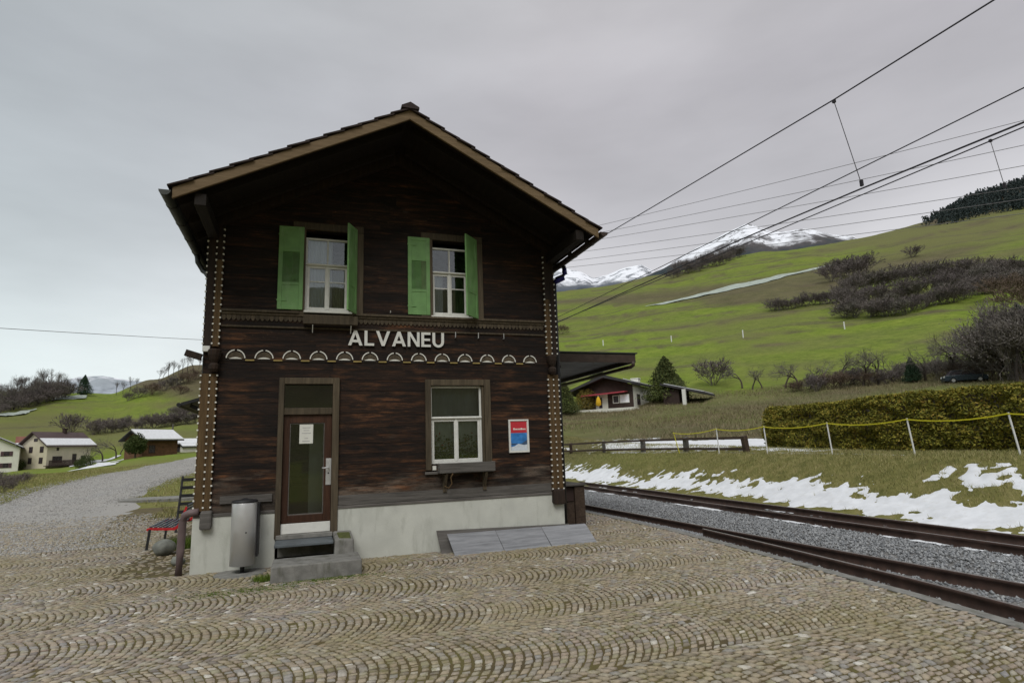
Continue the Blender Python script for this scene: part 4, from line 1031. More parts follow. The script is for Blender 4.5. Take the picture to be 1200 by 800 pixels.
c_.build('canopy_brace', 'copper_brown', cn)
# small lean-to roof on the road side
c_ = MB(); c_.hexa([(-1.16, 3.6, 3.06), (-.24, 3.6, 3.34), (-.24, 6.5, 3.34), (-1.16, 6.5, 3.06), (-1.16, 3.6, 3.13), (-.24, 3.6, 3.42), (-.24, 6.5, 3.42), (-1.16, 6.5, 3.13)])
c_.tube([(-1.2, 3.58, 3.08), (-1.2, 6.5, 3.08)], .05, 8); c_.bar((-.3, 3.8, 2.75), (-1.0, 3.8, 3.08), .07, .08)
c_.build('lean_to_roof', 'dark_metal', B)

# ------------------------------------------------------------------ station name
S = thing('station_sign', 'white capital letters reading ALVANEU fixed on the dark timber front', 'sign', (3.13, -.02, 3.9))
def letters(word, x, z, h, t=.185):
    Wd = {'A': .92, 'L': .62, 'V': .92, 'N': .80, 'E': .64, 'U': .80}
    for k, ch in enumerate(word):
        w_ = Wd[ch]; P = []
        if ch == 'A':
            P = [[(0, 0), (t*1.08, 0), (w_/2+t*.5, 1), (w_/2-t*.5, 1)], [(w_-t*1.08, 0), (w_, 0), (w_/2+t*.5, 1), (w_/2-t*.5, 1)], [(.18, .2), (w_-.18, .2), (w_-.24, .37), (.24, .37)]]
        elif ch == 'V':
            P = [[(w_/2-t*.5, 0), (w_/2+t*.5, 0), (t*1.08, 1), (0, 1)], [(w_/2-t*.5, 0), (w_/2+t*.5, 0), (w_, 1), (w_-t*1.08, 1)]]
        elif ch == 'L': P = [[(0, 0), (w_, 0), (w_, t*.88), (t, t*.88), (t, 1), (0, 1)]]
        elif ch == 'E': P = [[(0, 0), (w_, 0), (w_, t*.86), (t, t*.86), (t, .42), (w_*.92, .42), (w_*.92, .42+t*.82), (t, .42+t*.82), (t, 1-t*.86), (w_*.98, 1-t*.86), (w_*.98, 1), (0, 1)]]
        elif ch == 'N': P = [[(0, 0), (t*.92, 0), (t*.92, 1), (0, 1)], [(w_-t*.92, 0), (w_, 0), (w_, 1), (w_-t*.92, 1)], [(w_-t*1.05, 0), (w_, 0), (t*1.05, 1), (0, 1)]]
        elif ch == 'U':
            A_ = [math.pi+math.pi*q/14 for q in range(15)]; ro = w_/2; ri = w_/2-t
            P = [[(0, 1)]+[(ro+ro*math.cos(a), .38+.40*math.sin(a)) for a in A_]+[(w_, 1), (w_-t, 1)]+[(ro+ri*math.cos(a), .38+(.40-t*.88)*math.sin(a)) for a in A_[::-1]]+[(t, 1)]]
        mb = MB()
        for i, q in enumerate(P): mb.prism([(x+a*h, z+b_*h) for a, b_ in q], -.055-.002*i, -.03)
        mb.build('letter', 'white_paint', S)
        x += (w_+.125)*h
letters('ALVANEU', 2.225, 3.895, .292)

# ------------------------------------------------------------------ things close to the station house
st = thing('door_steps', 'worn concrete steps with a slate tread below the house door', 'steps', (1.7, -.7, 0))
m_ = MB(); m_.hexa([(1.05, -1.46, -.05), (2.40, -1.38, -.05), (2.40, -.70, -.05), (1.05, -.70, -.05), (1.055, -1.45, .235), (2.395, -1.37, .225), (2.395, -.70, .235), (1.055, -.70, .235)])
m_.build('lower_step', 'concrete', st, bevel=.02)
m_ = MB(); m_.box(1.06, 1.99, -.72, -.02, .40, .445); m_.build('tread', 'slate', st, bevel=.008)
m_ = MB(); m_.box(1.10, 2.0, -.22, -.06, .18, .398); m_.build('riser', 'concrete', st)
m_ = MB(); m_.box(1.06, 2.0, -.12, .10, .447, .520); m_.build('threshold', 'concrete', st, bevel=.01)
m_ = MB(); m_.hexa([(2.0, -.78, .20), (2.33, -.74, .20), (2.33, -.02, .20), (2.0, -.02, .20), (2.01, -.76, .47), (2.32, -.72, .45), (2.32, -.04, .52), (2.01, -.04, .52)]); m_.build('side_block', 'concrete', st, bevel=.025)
m_ = MB(); m_.hexa([(2.06, -.70, .459), (2.29, -.68, .449), (2.29, -.2, .50), (2.06, -.2, .506), (2.08, -.68, .474), (2.27, -.66, .464), (2.27, -.24, .512), (2.08, -.24, .518)]); m_.build('moss_cushion', 'moss', st, bevel=.01)

bn = thing('litter_bin', 'brushed steel cylindrical litter bin on a short foot beside the house door', 'litter bin', (.57, -.33, 0))
m_ = MB(); m_.lathe([(.185, .13), (.198, .135), (.198, 1.12), (.192, 1.135)], (.57, -.33, 0), 40); m_.build('bin_body', 'steel', bn, smooth=False, bevel=0)
kb = bpy.data.objects['bin_body']; kb.data.polygons.foreach_set('use_smooth', [len(p.vertices) == 4 for p in kb.data.polygons])
m_ = MB(); m_.lathe([(.205, 1.136), (.208, 1.15), (.19, 1.17), (.06, 1.185), (.03, 1.20)], (.57, -.33, 0), 32); m_.build('bin_lid', 'dark_metal', bn)
m_ = MB(); m_.lathe([(.11, 0.0), (.11, .02), (.035, .03), (.035, .13)], (.57, -.33, 0), 20); m_.build('bin_foot', 'dark_metal', bn)
m_ = MB(); m_.lathe([(.012, 0), (.012, .008)], (0, 0, 0), 10); m_.xf(lambda p: Vector((.62+p.x, -.522-p.z, .66+p.y))); m_.build('lock', 'dark_metal', bn)
m_ = MB(); m_.box(.77, .80, -.36, -.03, .25, 1.1); m_.build('wall_bracket', 'dark_metal', bn)
m_ = MB(); m_.lathe([(.42, -.02), (.40, .012), (.2, .018)], (.55, -.33, 0), 12); ft = m_.build('bin_footing', 'concrete', bn)

def bench(name, label, x, y0, y1, slatmat, endmat, cat='bench'):
    bt = thing(name, label, cat, (x, y0, 0))
    prof = [(-.72, .44), (-.66, .455), (-.38, .43), (-.22, .42), (-.14, .47), (-.06, .68), (.0, .86)]
    for y in (y0, y1):
        e_ = MB()
        pts = [(x+a, z) for a, z in prof]
        up_ = pts; lo_ = [(px_+ (.0 if i < 3 else .035), z-.05+(.02 if i > 4 else 0)) for i, (px_, z) in enumerate(pts)]
        for i in range(len(pts)-1):
            e_.prism([lo_[i], lo_[i+1], up_[i+1], up_[i]], y-.02, y+.02)
        ef = e_.build('end_frame', endmat, bt)
        for a, b_ in ((-.66, -.70), (-.10, -.06)):
            l_ = MB(); l_.bar((x+a, y, .42), (x+b_, y, .0), .045, .045, (0, 1, 0)); l_.build('leg', 'dark_metal', bt)
    for k in range(6):
        s_ = MB(); a = -.68+k*.088; s_.box(x+a, x+a+.055, y0+.021, y1-.021, .452-.008*k, .474-.008*k); s_.build('slat', slatmat, bt, bevel=.004)
    for k in range(5):
        s_ = MB(); t_ = k/4; xx = x-.12+.13*t_; zz = .52+.32*t_; s_.hexa([(xx, y0+.021, zz), (xx, y1-.021, zz), (xx+.02, y1-.021, zz-.006), (xx+.02, y0+.021, zz-.006), (xx+.022, y0+.021, zz+.052), (xx+.022, y1-.021, zz+.052), (xx+.042, y1-.021, zz+.046), (xx+.042, y0+.021, zz+.046)])
        s_.build('back_slat', slatmat, bt)
    return bt
bench('park_bench', 'bench with red end frames and dark slats along the side wall', -.92, 3.5, 5.3, 'bench_slat_paint', 'red_paint')
lb = thing('slatted_trellis', 'black slatted frame leaning by the side wall behind the red bench', 'frame', (-1.3, 6.6, 0))
for x in (-1.60, -.98):
    m_ = MB(); m_.bar((x, 6.5, .0), (x+.05, 6.75, 1.42), .05, .05, (1, 0, 0)); m_.build('upright', 'dark_metal', lb)
for k in range(6):
    z = .30+k*.205; m_ = MB(); m_.bar((-1.58+.03*k*.17, 6.5+.143*z-.03, z), (-.96+.03*k*.17, 6.5+.143*z-.03, z), .02, .085); m_.build('crossbar', 'dark_metal', lb)

def boulder(name, c, r, seed, mat='stone'):
    import bmesh
    bm = bmesh.new(); bmesh.ops.create_icosphere(bm, subdivisions=3, radius=1)
    rg = np.random.default_rng(seed); o1, o2 = rg.uniform(0, 50, 2)
    for v_ in bm.verts:
        k = 1+.35*(float(fbm(np.array([v_.co.x*1.3+o1]), np.array([v_.co.y*1.3+v_.co.z+o2]), 3, seed)[0])-.5)
        v_.co = Vector((v_.co.x*r[0]*k, v_.co.y*r[1]*k, v_.co.z*r[2]*k))
    me = bpy.data.meshes.new(name); bm.to_mesh(me); bm.free(); me.materials.append(MAT[mat])
    me.polygons.foreach_set('use_smooth', [True]*len(me.polygons))
    o = bpy.data.objects.new(name, me); o.location = c; COL.objects.link(o); OFF[o.name] = tuple(c); return o
tag(boulder('boulder', (-1.13, 2.62, .13), (.20, .22, .17), 3), 'smooth round grey boulder lying below the red bench', 'stone')
tag(boulder('boulder', (-.62, 1.15, .06), (.12, .14, .09), 6), 'small flat stone beside the foot of the mauve rain pipe', 'stone')
def tuft(name, c, n, rad, h, label, mat='tuft_green'):
    a = RNG.uniform(0, 6.28, n); rr = rad*np.sqrt(RNG.uniform(0, 1, n))
    v_, f_ = blades(n, (c[0]+rr*np.cos(a), c[1]+rr*np.sin(a)), (h*.4, h), (.004, .010), z=lambda x, y: np.zeros_like(x)+c[2], lean=1.2)
    return tag(np_mesh(name, v_, f_, mat), label, 'plant')
tuft('grass_tuft', (.94, -1.12, -.02), 500, .14, .13, 'green grass tuft growing at the corner of the concrete steps')
tuft('grass_tuft', (-1.0, 3.5, -.02), 1500, .35, .30, 'leafy green weeds growing under the red bench')
def moss_patch(x, y, sx, sy, label):
    v_, f_ = blades(10**6, (x+RNG.normal(0, sx, 2600), y+RNG.normal(0, sy, 2600)), (.008, .03), (.004, .010), z=lambda a, b_: np.full_like(a, -.006), lean=1.5)
    return tag(np_mesh('moss_patch', v_, f_, 'tuft_green'), label, 'moss')
moss_patch(1.9, -1.52, .34, .06, 'line of bright moss between the cobbles and the lowest step')
moss_patch(.9, -1.75, .5, .12, 'thin moss in the cobbles in front of the grass tuft')

ck = thing('cellar_boards', 'two weathered grey boards leaning against the foot of the white plinth', 'boards', (5.4, -.3, 0))
m_ = MB(); m_.hexa([(3.93, -.30, -.02), (6.6, -.30, -.02), (6.6, -.26, -.02), (3.93, -.26, -.02), (3.88, -.075, .37), (6.62, -.075, .30), (6.62, -.045, .31), (3.88, -.045, .385)]); m_.build('board', 'grey_timber', ck, bevel=.006)
m_ = MB()
xs_ = [4.10, 5.05, 6.0, 6.97]
for i in range(3):
    xa, xb = xs_[i]+.002*i, xs_[i+1]-.003
    m_.hexa([(xa, -.62+.004*i, -.01), (xb, -.60+.004*i, -.01), (xb, -.57, -.01), (xa, -.59, -.01), (xa-.05, -.23, .31-.006*i), (xb-.05, -.23, .305-.006*i), (xb-.05, -.20, .32-.006*i), (xa-.05, -.20, .325-.006*i)])
m_.build('board', 'board_timber', ck, bevel=.006)

bxn = thing('timber_box', 'brown timber box with a grey top at the track corner of the house', 'box', (7.3, 1.4, 0))
m_ = MB(); m_.box(6.70, 7.58, 1.2, 2.2, .62, .93); m_.build('recess_shade', 'far_brown', bxn)  # solid dark block standing in for the shade of an open recess
m_ = MB(); m_.box(6.70, 7.34, 1.17, 1.21, -.02, .60); m_.build('front_board', 'fence_timber', bxn, bevel=.006)
m_ = MB(); m_.box(7.35, 7.60, 1.14, 1.22, -.02, .955); m_.build('post', 'fence_timber', bxn, bevel=.01)
m_ = MB(); m_.box(7.56, 7.60, 1.221, 2.2, -.02, .955); m_.build('side_board', 'fence_timber', bxn, bevel=.006)
m_ = MB(); m_.box(6.68, 7.64, 1.1, 2.24, .957, 1.0); m_.build('lid', 'grey_timber', bxn, bevel=.006)

ps = thing('poster_frame', 'small framed red and blue poster on the timber beside the lower window', 'poster', (5.62, -.03, 2.1))
m_ = MB(); frame_bars(m_, 5.40, 5.835, 1.77, 2.435, .032, -.045, -.012); m_.build('frame', 'white_paint', ps, bevel=.004)
m_ = MB(); m_.box(5.425, 5.81, -.026, -.018, 1.79, 2.41); po = m_.build('poster_sheet', 'paper', ps)
m_ = MB(); m_.box(5.445, 5.795, -.0285, -.0265, 2.165, 2.395); m_.build('red_panel', 'poster_red', po)
m_ = MB(); m_.box(5.445, 5.795, -.0285, -.0265, 1.81, 2.162); m_.build('picture_panel', 'poster_blue', po)
m_ = MB(); m_.prism([(5.446, 1.811), (5.794, 1.811), (5.794, 1.93), (5.72, 1.92), (5.60, 1.945), (5.52, 1.90), (5.446, 1.885)], -.031, -.0292); m_.build('snow_field_print', 'poster_snow', po)
m_ = MB(); m_.prism([(5.446, 1.95), (5.56, 1.955), (5.66, 1.945), (5.70, 1.965), (5.794, 2.02), (5.794, 1.932), (5.72, 1.923), (5.60, 1.948), (5.52, 1.925), (5.446, 1.93)], -.0308, -.0291); m_.build('ridge_print', 'poster_dark', po)
m_ = MB(); x = 5.50
for k, wv in enumerate((.03, .018, .024, .014, .022, .02, .03, .02, .024, .016)):
    m_.box(x, x+wv, -.0308, -.0292, 2.225, 2.262-(.0 if k in (0, 6) else .01)); x += wv+.0055
m_.build('headline_print', 'paper', po)

# ------------------------------------------------------------------ rails
def rail(label, fx, y0, y1, step=.6):
    Y = np.arange(y0, y1+.01, step); prof = [(-.055, -.05), (.055, -.05), (.055, -.035), (.012, -.02), (.010, .075), (.031, .085), (.031, .118), (.024, .124), (-.024, .124), (-.031, .118), (-.031, .085), (-.010, .075), (-.012, -.02), (-.055, -.035)]
    k = len(prof); V = np.concatenate([np.stack([fx(y)+np.array([p[0] for p in prof]), np.full(k, y), np.array([p[1] for p in prof])], -1) for y in Y])
    F = [[i*k+j, i*k+(j+1) % k, (i+1)*k+(j+1) % k, (i+1)*k+j] for i in range(len(Y)-1) for j in range(k)]
    o = np_mesh('rail', V, F, 'rail_rust'); o.data.materials.append(MAT['rail_top'])
    mi = np.zeros(len(o.data.polygons), np.int32); mi[np.arange(len(mi)) % k == 7] = 1; o.data.polygons.foreach_set('material_index', mi)
    return tag(o, label, 'rail', 'rusty rails of the two tracks')
rail('short rusty rail against the platform edge, closing on the next one', lambda y: float(edge_x(y))+.115-.0*y, -16, -.6)
rail('long rusty rail between the platform and the grey ballast', lambda y: 9.41, -16, 45)
rail('rusty rail of the second track on the ballast side', lambda y: float(far_rail(y))-1.0, -16, 55)
rail('outermost rusty rail beside the snow bank', lambda y: float(far_rail(y)), -16, 55)
def snow_track(X, Y):
    n1 = fbm(X*2.2, Y*1.1, 4, 61)-.5; n2 = fbm(X*9, Y*6, 3, 63)-.5
    e1 = np.exp(-((X-9.62)/.16)**2); e2 = np.exp(-((X-(far_rail(Y)-1.14))/.12)**2); e3 = np.exp(-((X-(far_rail(Y)+.35))/.35)**2)
    return -.52+.38*np.maximum(np.maximum(e1*np.clip((Y+9)/10, .35, 1.0), e2), e3*1.2)+n1*1.05+n2*.5
structure(snow('snow', 9.5, 14.5, -8.5, 20, .045, snow_track, .035, base=lambda X, Y: np.full(X.shape, .0)))

# ------------------------------------------------------------------ overhead wires
def wire(label, pts, r=.008, mat='wire', group=None, sag=0, extra=None):
    p = [Vector(q) for q in pts]
    if len(p) == 2 and sag:
        a, c = p; p = [a.lerp(c, t_/16)-Vector((0, 0, sag*4*(t_/16)*(1-t_/16))) for t_ in range(17)]
    t_ = thing('overhead_wire', label, 'wire', p[0], group)
    m_ = MB(); m_.tube(p, r, 5); m_.build('cable', mat, t_)
    for a, c, clip in (extra or []):
        m_ = MB(); m_.tube([a, c], .006, 5); dr = m_.build('dropper', 'thin_wire' if clip == 0 else 'wire', t_)
        m_ = MB(); m_.box(a[0]-.02, a[0]+.02, a[1]-.02, a[1]+.02, a[2]-.03, a[2]+.015); m_.build('clamp', 'wire', dr)
        m_ = MB(); m_.box(c[0]-.016, c[0]+.016, c[1]-.02, c[1]+.02, c[2]-.02, c[2]+.07); m_.build('clamp', 'wire', dr)
    return t_
wg = 'overhead wires above the tracks'
wire('steepest catenary cable over the near track with a hanging dropper', [(8.95, -20, 6.9), (8.95, -7.65, 6.83), (8.95, -5.42, 6.91), (8.95, 1.77, 7.36), (8.95, 30, 9.1)], .011, 'wire', wg, extra=[((8.95, -5.42, 6.89), (8.95, -5.67, 5.42), 1)])
wire('thick contact wire hung below the dropper over the near track', [(8.95, -20, 5.2), (8.95, -7.69, 5.25), (8.95, -5.6, 5.37), (8.95, -3.2, 5.48), (8.95, 30, 6.3)], .012, 'wire', wg)
wire('upper catenary cable over the second track, crossing the thin feeders', [(12.5, -22, 7.3), (12.5, -6, 7.4), (12.5, 4.28, 7.56), (12.7, 34, 8.2)], .012, 'wire', wg)
wire('lower cable of the second track running beside the thick contact wire', [(12.5, -22, 6.5), (12.5, -5.89, 6.76), (12.5, .42, 7.0), (12.5, 30, 8.2)], .012, 'wire', wg, extra=[((12.5, -5.39, 6.79), (12.5, -5.47, 5.9), 0)])
wl = ['highest of the six thin feeder wires behind the catenary', 'second highest of the six thin feeder wires', 'third thin feeder wire, between the upper pair and the lower three', 'fourth thin feeder wire counted downward from the highest', 'fifth thin feeder wire, just above the lowest one', 'lowest of the six thin feeder wires, nearest the snowy peaks']
for k, (a, c) in enumerate((((702, 261), (1200, 134)), ((705, 269), (1200, 163)), ((710, 276), (1200, 187)), ((695, 290), (1200, 212)), ((690, 300), (1200, 226)), ((676, 309), (1200, 243)))):
    pa, pc = Vector(at(*a, 34)), Vector(at(*c, 27)); d_ = pc-pa
    wire(wl[k], [pa-d_*.5, pc+d_*.8], .011, 'thin_wire', 'thin feeder wires', sag=.25)
pa, pc = Vector(at(0, 383, 48)), Vector(at(235, 397, 60)); d_ = pc-pa
wire('single thin wire crossing the pale sky above the gravel road', [pa-d_*.6, pc+d_*.6], .02, 'thin_wire', None, sag=.1)

# ------------------------------------------------------------------ fences on the bank
wf = thing('post_and_rail_fence', 'brown wooden post and rail fence on the bank behind the snow strip', 'fence', (18.2, 12, 1.2))
posts = [(18.2, y) for y in (24.6, 20.0, 15.7, 12.0, 8.0)]
xs_ = [18.2, 18.2, 18.2, 18.2, 18.2]
for k, (x, y) in enumerate([(18.2, 29.5)]+posts):
    z = float(H(x, y)); m_ = MB(); wv = .20 if k > 2 else .16
    m_.hexa([(x-wv/2, y-wv/2, z-.2), (x+wv/2, y-wv/2, z-.2), (x+wv/2, y+wv/2, z-.2), (x-wv/2, y+wv/2, z-.2)]+[(x-wv/2+(.0 if k != 5 else -.10), y-wv/2, z+.66), (x+wv/2+(.0 if k != 5 else -.10), y-wv/2, z+.70), (x+wv/2+(.0 if k != 5 else -.10), y+wv/2, z+.70), (x-wv/2+(.0 if k != 5 else -.10), y+wv/2, z+.66)])
    m_.build('post', 'grey_timber' if k in (2, 3, 4) else 'fence_timber', wf, bevel=.012)
for zz in (.60, .16):
    P_ = [(18.2, y) for y in (35, 29.5, 24.6, 20.0, 15.7, 12.0, 8.0)]
    for a, c in zip(P_[:-1], P_[1:]):
        m_ = MB(); m_.bar((18.07, a[1]-.03, float(H(*a))+zz), (18.07, c[1]+.03, float(H(*c))+zz), .05, .11); m_.build('rail', 'fence_timber', wf, bevel=.006)
ef = thing('pasture_fence', 'white-posted pasture fence strung with yellow tape in front of the hedge', 'fence', (17.7, 4, 1.2))
tops = []
for k, (pxx, pyy, tx, ty) in enumerate([(790, 531, 786, 505), (843, 531, 838, 502), (900, 533, 893, 499), (976, 533, 966, 495), (1073, 534, 1059, 489), (1197, 535, 1181, 482)]):
    D = ray(pxx, pyy); t_ = (17.7-CAM[0])/D[0]; y = CAM[1]+t_*D[1]; z = float(H(17.7, y))
    if k == 0: tops.append((17.75, y, z+.98)); continue
    m_ = MB(); tip = (17.7-.02, y+.02*k, z+1.03); m_.tube([(17.7, y, z-.1), tip], .022, 8)
    m_.build('post', 'white_post', ef); tops.append(tip)
y = tops[-1][1]
for q in (3.0, 6.2):
    z = float(H(17.7, y-q)); m_ = MB(); m_.tube([(17.7, y-q, z-.1), (17.68, y-q, z+1.03)], .022, 8); m_.build('post', 'white_post', ef); tops.append((17.68, y-q, z+1.03))
m_ = MB()
for a, c in zip(tops[:-1], tops[1:]):
    pts = [Vector(a).lerp(Vector(c), t_/6)-Vector((.03, 0, .03+.10*4*(t_/6)*(1-t_/6))) for t_ in range(7)]
    for p, q in zip(pts[:-1], pts[1:]): m_.bar(p, q, .010, .034)
m_.bar(tops[0], (tops[0][0]-.1, tops[0][1]-.5, tops[0][2]-.95), .012, .05)
m_.build('tape', 'yellow_tape', ef)

# ------------------------------------------------------------------ plants
def leaf_obj(name, pts, size, mat, parent=None, flat=0.0):
    V, F = leaf_quads(pts, size, flat=flat); return np_mesh(name, V, F, mat, parent)
hd = thing('hedge', 'long clipped yellow-green hedge behind the white fence posts', 'hedge', (20.9, 2, 1.2))
n = 90000
u = RNG.uniform(0, 1, (n, 3)); HY0, HY1 = -9.0, 9.0
y = HY0+(HY1-HY0)*u[:, 0]
top = 3.13+.26*(fbm(y*.7, y*0+3, 3, 2)-.5)-.008*(y-0)
side = RNG.uniform(0, 1, n)
dpt = RNG.exponential(.10, n)
bul = .8*(fbm(y*1.2, u[:, 1]*4, 4, 7)-.5)
front = side < .62; topf = (side >= .62) & (side < .86); endf = side >= .86
x = np.where(front, 20.05+dpt-bul, np.where(topf, 20.1+1.5*u[:, 2], 20.1+1.5*u[:, 2]))
z = np.where(topf, top-dpt*.7+.25*(fbm(x*1.4, y*1.4, 3, 9)-.5), 1.15+(top-1.15)*u[:, 1])
x = np.where(front, x+.25*np.clip((z-2.85)/.3, 0, 1)**2, x)
y = np.where(endf, HY1-dpt+bul*.8-.35*np.clip((z-2.7)/.5, 0, 1)**2, y)
leaf_obj('foliage', np.stack([x, y, z], -1), .05, 'hedge_leaf', hd)
m_ = MB(); m_.box(20.35, 21.4, HY0+.2, HY1-.4, 1.2, 2.95); m_.build('inner_twigs', 'twig_brown', hd)

def tube_segs(A, Bp, ra, rb, n=3):
    """many thin tapered sticks as one mesh: arrays of start, end, radii"""
    A, Bp = np.asarray(A), np.asarray(Bp); d = Bp-A; L = np.linalg.norm(d, axis=1)[:, None]; d = d/np.maximum(L, 1e-6)
    ref = np.where(np.abs(d[:, 2:3]) < .9, np.array([[0, 0, 1.]]), np.array([[1., 0, 0]]))
    s_ = np.cross(d, ref); s_ /= np.linalg.norm(s_, axis=1)[:, None]; q = np.cross(d, s_)
    ring = []
    for P, r in ((A, ra), (Bp, rb)):
        for k in range(n):
            t_ = 2*math.pi*k/n; ring.append(P+(s_*math.cos(t_)+q*math.sin(t_))*np.asarray(r)[:, None])
    V = np.stack(ring, 1).reshape(-1, 3); b0 = np.arange(len(A))[:, None, None]*2*n
    F = np.array([[k, (k+1) % n, n+(k+1) % n, n+k] for k in range(n)])[None]
    return V, (b0+F).reshape(-1, 4)
def branching(h, seed, levels=5, spread=.6, trunk=.3, nb=(2, 4), r0=None, up=.25, shrink=.72, stems=1):
    rg = random.Random(seed); segs = []
    def grow(p, d, L, r, lv):
        nseg = 3 if lv < 2 else 2
        for i in range(nseg):
            d2 = (d+Vector((rg.gauss(0, .13), rg.gauss(0, .13), rg.gauss(0, .08)+up*.15))).normalized()
            q = p+d2*(L/nseg); rr = r*(1-.28/nseg*1.0); segs.append((p, q, r, rr, lv)); p, d, r = q, d2, rr
            if lv > 0 and lv < levels-1 and rg.random() < .55: side(p, d, L, r*.6, lv+1)
        if lv < levels:
            for k in range(rg.randint(*nb)): side(p, d, L, r*.74, lv+1)
    def side(p, d, L, r, lv):
        v = Vector((rg.gauss(0, 1), rg.gauss(0, 1), rg.gauss(0, .6)))
        d2 = (d+v.normalized()*spread*rg.uniform(.6, 1.3)+Vector((0, 0, up))).normalized()
        grow(p, d2, L*shrink*rg.uniform(.75, 1.15), r, lv)
    for s_ in range(stems):
        a = rg.uniform(0, 6.28); tl = 0 if stems == 1 else rg.uniform(.15, .75)
        grow(Vector((0, 0, 0)) if stems == 1 else Vector((math.cos(a)*.05*h, math.sin(a)*.05*h, 0)), Vector((math.cos(a)*tl, math.sin(a)*tl, 1)).normalized(), h*trunk, r0 or h*.03, 0 if stems == 1 else 1)
    return segs
def bare_tree(label, seed, h, mat='twig_grey', trunkmat='bark', group=None, name='bare_tree', cat='tree', thick=1.0, **k):
    segs = branching(h, seed, **k); zmax = max(s_[1].z for s_ in segs); f = h/zmax
    o = thing(name, label, cat, (0, 0, 0), group)
    big = [s_ for s_ in segs if s_[4] < 2]; sm = [s_ for s_ in segs if s_[4] >= 2]
    for nm, S_, mm, mn in (('trunk', big, trunkmat, 5), ('crown', sm, mat, 3)):
        if not S_: continue
        V, F = tube_segs([tuple(s_[0]*f) for s_ in S_], [tuple(s_[1]*f) for s_ in S_], np.maximum([s_[2]*f for s_ in S_], .0035*h*thick*.5), np.maximum([s_[3]*f for s_ in S_], .0035*h*thick*.4), mn)
        np_mesh(nm, V, F, mm, o)
    return o
def bare_shrub(label, seed, mat, group=None, h=1.0, wide=1.0, n=1500, name='bare_shrub', cat='shrub', rad=.011, lv=4, leaf=.022):
    """one unit high: dense stems and twigs, uneven outline"""
    rg = np.random.default_rng(seed)
    segs = branching(1.0, seed, levels=lv, spread=.75, trunk=.34, nb=(2, 3), r0=.014, up=.12, shrink=.70, stems=11)
    zmax = np.percentile([s_[1].z for s_ in segs], 98)
    A = np.array([tuple(s_[0]) for s_ in segs])/zmax; Bp = np.array([tuple(s_[1]) for s_ in segs])/zmax
    A[:, :2] *= wide; Bp[:, :2] *= wide
    V, F = tube_segs(A, Bp, np.full(len(A), rad), np.full(len(A), rad*.7))
    pts = Bp[rg.integers(0, len(Bp), n)]+rg.normal(0, .06, (n, 3)); pts[:, 2] = np.abs(pts[:, 2])
    V2, F2 = leaf_quads(pts, leaf, rg)
    Vv = np.concatenate([V, V2]); Ff = np.concatenate([F, F2+len(V)])
    return tag(np_mesh(name, Vv, Ff, mat), label, cat, group)
def mpx(p): return float((np.array(p)-CAM) @ FWD)/FPX/1.0     # metres one pixel covers there
def place(proto, first, px, py, hpx, label=None, group=None, zs=None, dist=None, sink=.0):
    p = ground(px, py) if dist is None else ground_at(px, dist, py)
    s = mpx(p)*hpx; p = (p[0], p[1], p[2]-sink*s)
    if first.get(proto.name) is None:
        first[proto.name] = 1; proto.location = p; proto.scale = (s, s, s*(zs or 1)); proto.rotation_euler = (0, 0, random.uniform(0, 6.28))
        if label: proto['label'] = label
        if group: proto['group'] = group
        return proto
    return dup(proto, p, random.uniform(0, 6.28), s, label, group, zs)
US = {}
g1 = 'bare shrubs of the hillside thicket'
L1 = 'leafless brown shrub in the large thicket on the green hillside'
sh = [bare_shrub(L1, 11+k, ('twig_brown', 'twig_grey', 'twig_brown', 'twig_rust')[k], g1, wide=1.1+.1*k) for k in range(4)]
rg = random.Random(4)
for px in range(992, 1215, 8):
    b0 = np.interp(px, [990, 1040, 1100, 1150, 1200], [372, 373, 358, 345, 338]); t0 = np.interp(px, [990, 1010, 1060, 1130, 1200], [350, 338, 325, 322, 322])
    for row in range(3):
        y_ = b0+(t0-b0)*row/2.4
        place(sh[rg.choice((0, 0, 1, 2))], US, px+rg.uniform(-4, 4), y_+rg.uniform(-2, 2), rg.uniform(13, 24), L1, g1)
g2, L2 = 'low shrubs in the row below the thicket', 'low leafless shrub in the narrow row running into the hillside thicket'
for px in range(906, 992, 8): place(sh[rg.choice((0, 2))], US, px, np.interp(px, [905, 990], [365, 353])+rg.uniform(-1, 1), rg.uniform(10, 16), L2, g2)
g3, L3 = 'dark shrubs near the crest below the snowy peak', 'dark shrub in the clump near the hill crest below the snowy peak'
for px in range(788, 868, 6): place(sh[rg.choice((0, 2))], US, px, np.interp(px, [785, 865], [327, 303])+rg.uniform(-2, 2), rg.uniform(9, 16), L3, g3)
g4, L4 = 'shrubs in the clump uphill of the thicket', 'brown shrub in the small clump on the slope above the thicket'
for px in (974, 982, 990, 998, 1006, 1014): place(sh[0], US, px, 329-.2*(px-974)+rg.uniform(-2, 2), rg.uniform(15, 24), L4, g4)
place(sh[2], US, 1070, 302, 13, 'single dark shrub high on the hillside under the wooded rise', 'single shrubs')
place(sh[3], US, 657, 392, 11, 'small rusty shrub low on the hillside next to the house corner', 'single shrubs')
place(sh[3], US, 1180, 352, 28, 'big rusty brown shrub at the downhill end of the thicket', 'rusty shrubs at the end of the thicket')
place(sh[3], US, 1203, 366, 32, 'rusty shrub below the downhill end of the thicket', 'rusty shrubs at the end of the thicket')
place(sh[0], US, 836, 452, 30, 'round grey-brown shrub standing alone on the green field beyond the chalet', 'single shrubs')
place(sh[0], US, 83, 508, 22, 'round dark shrub alone on the meadow above the cream house', 'single shrubs')
g5, L5 = 'shrubs of the meadow hedgerow', 'leafless shrub in the hedgerow crossing the meadow above the barn'
for px in range(110, 236, 7): place(sh[rg.choice((0, 2, 1))], US, px, np.interp(px, [108, 160, 230], [509, 503, 496])+rg.uniform(-1, 1), rg.uniform(9, 17), L5, g5)
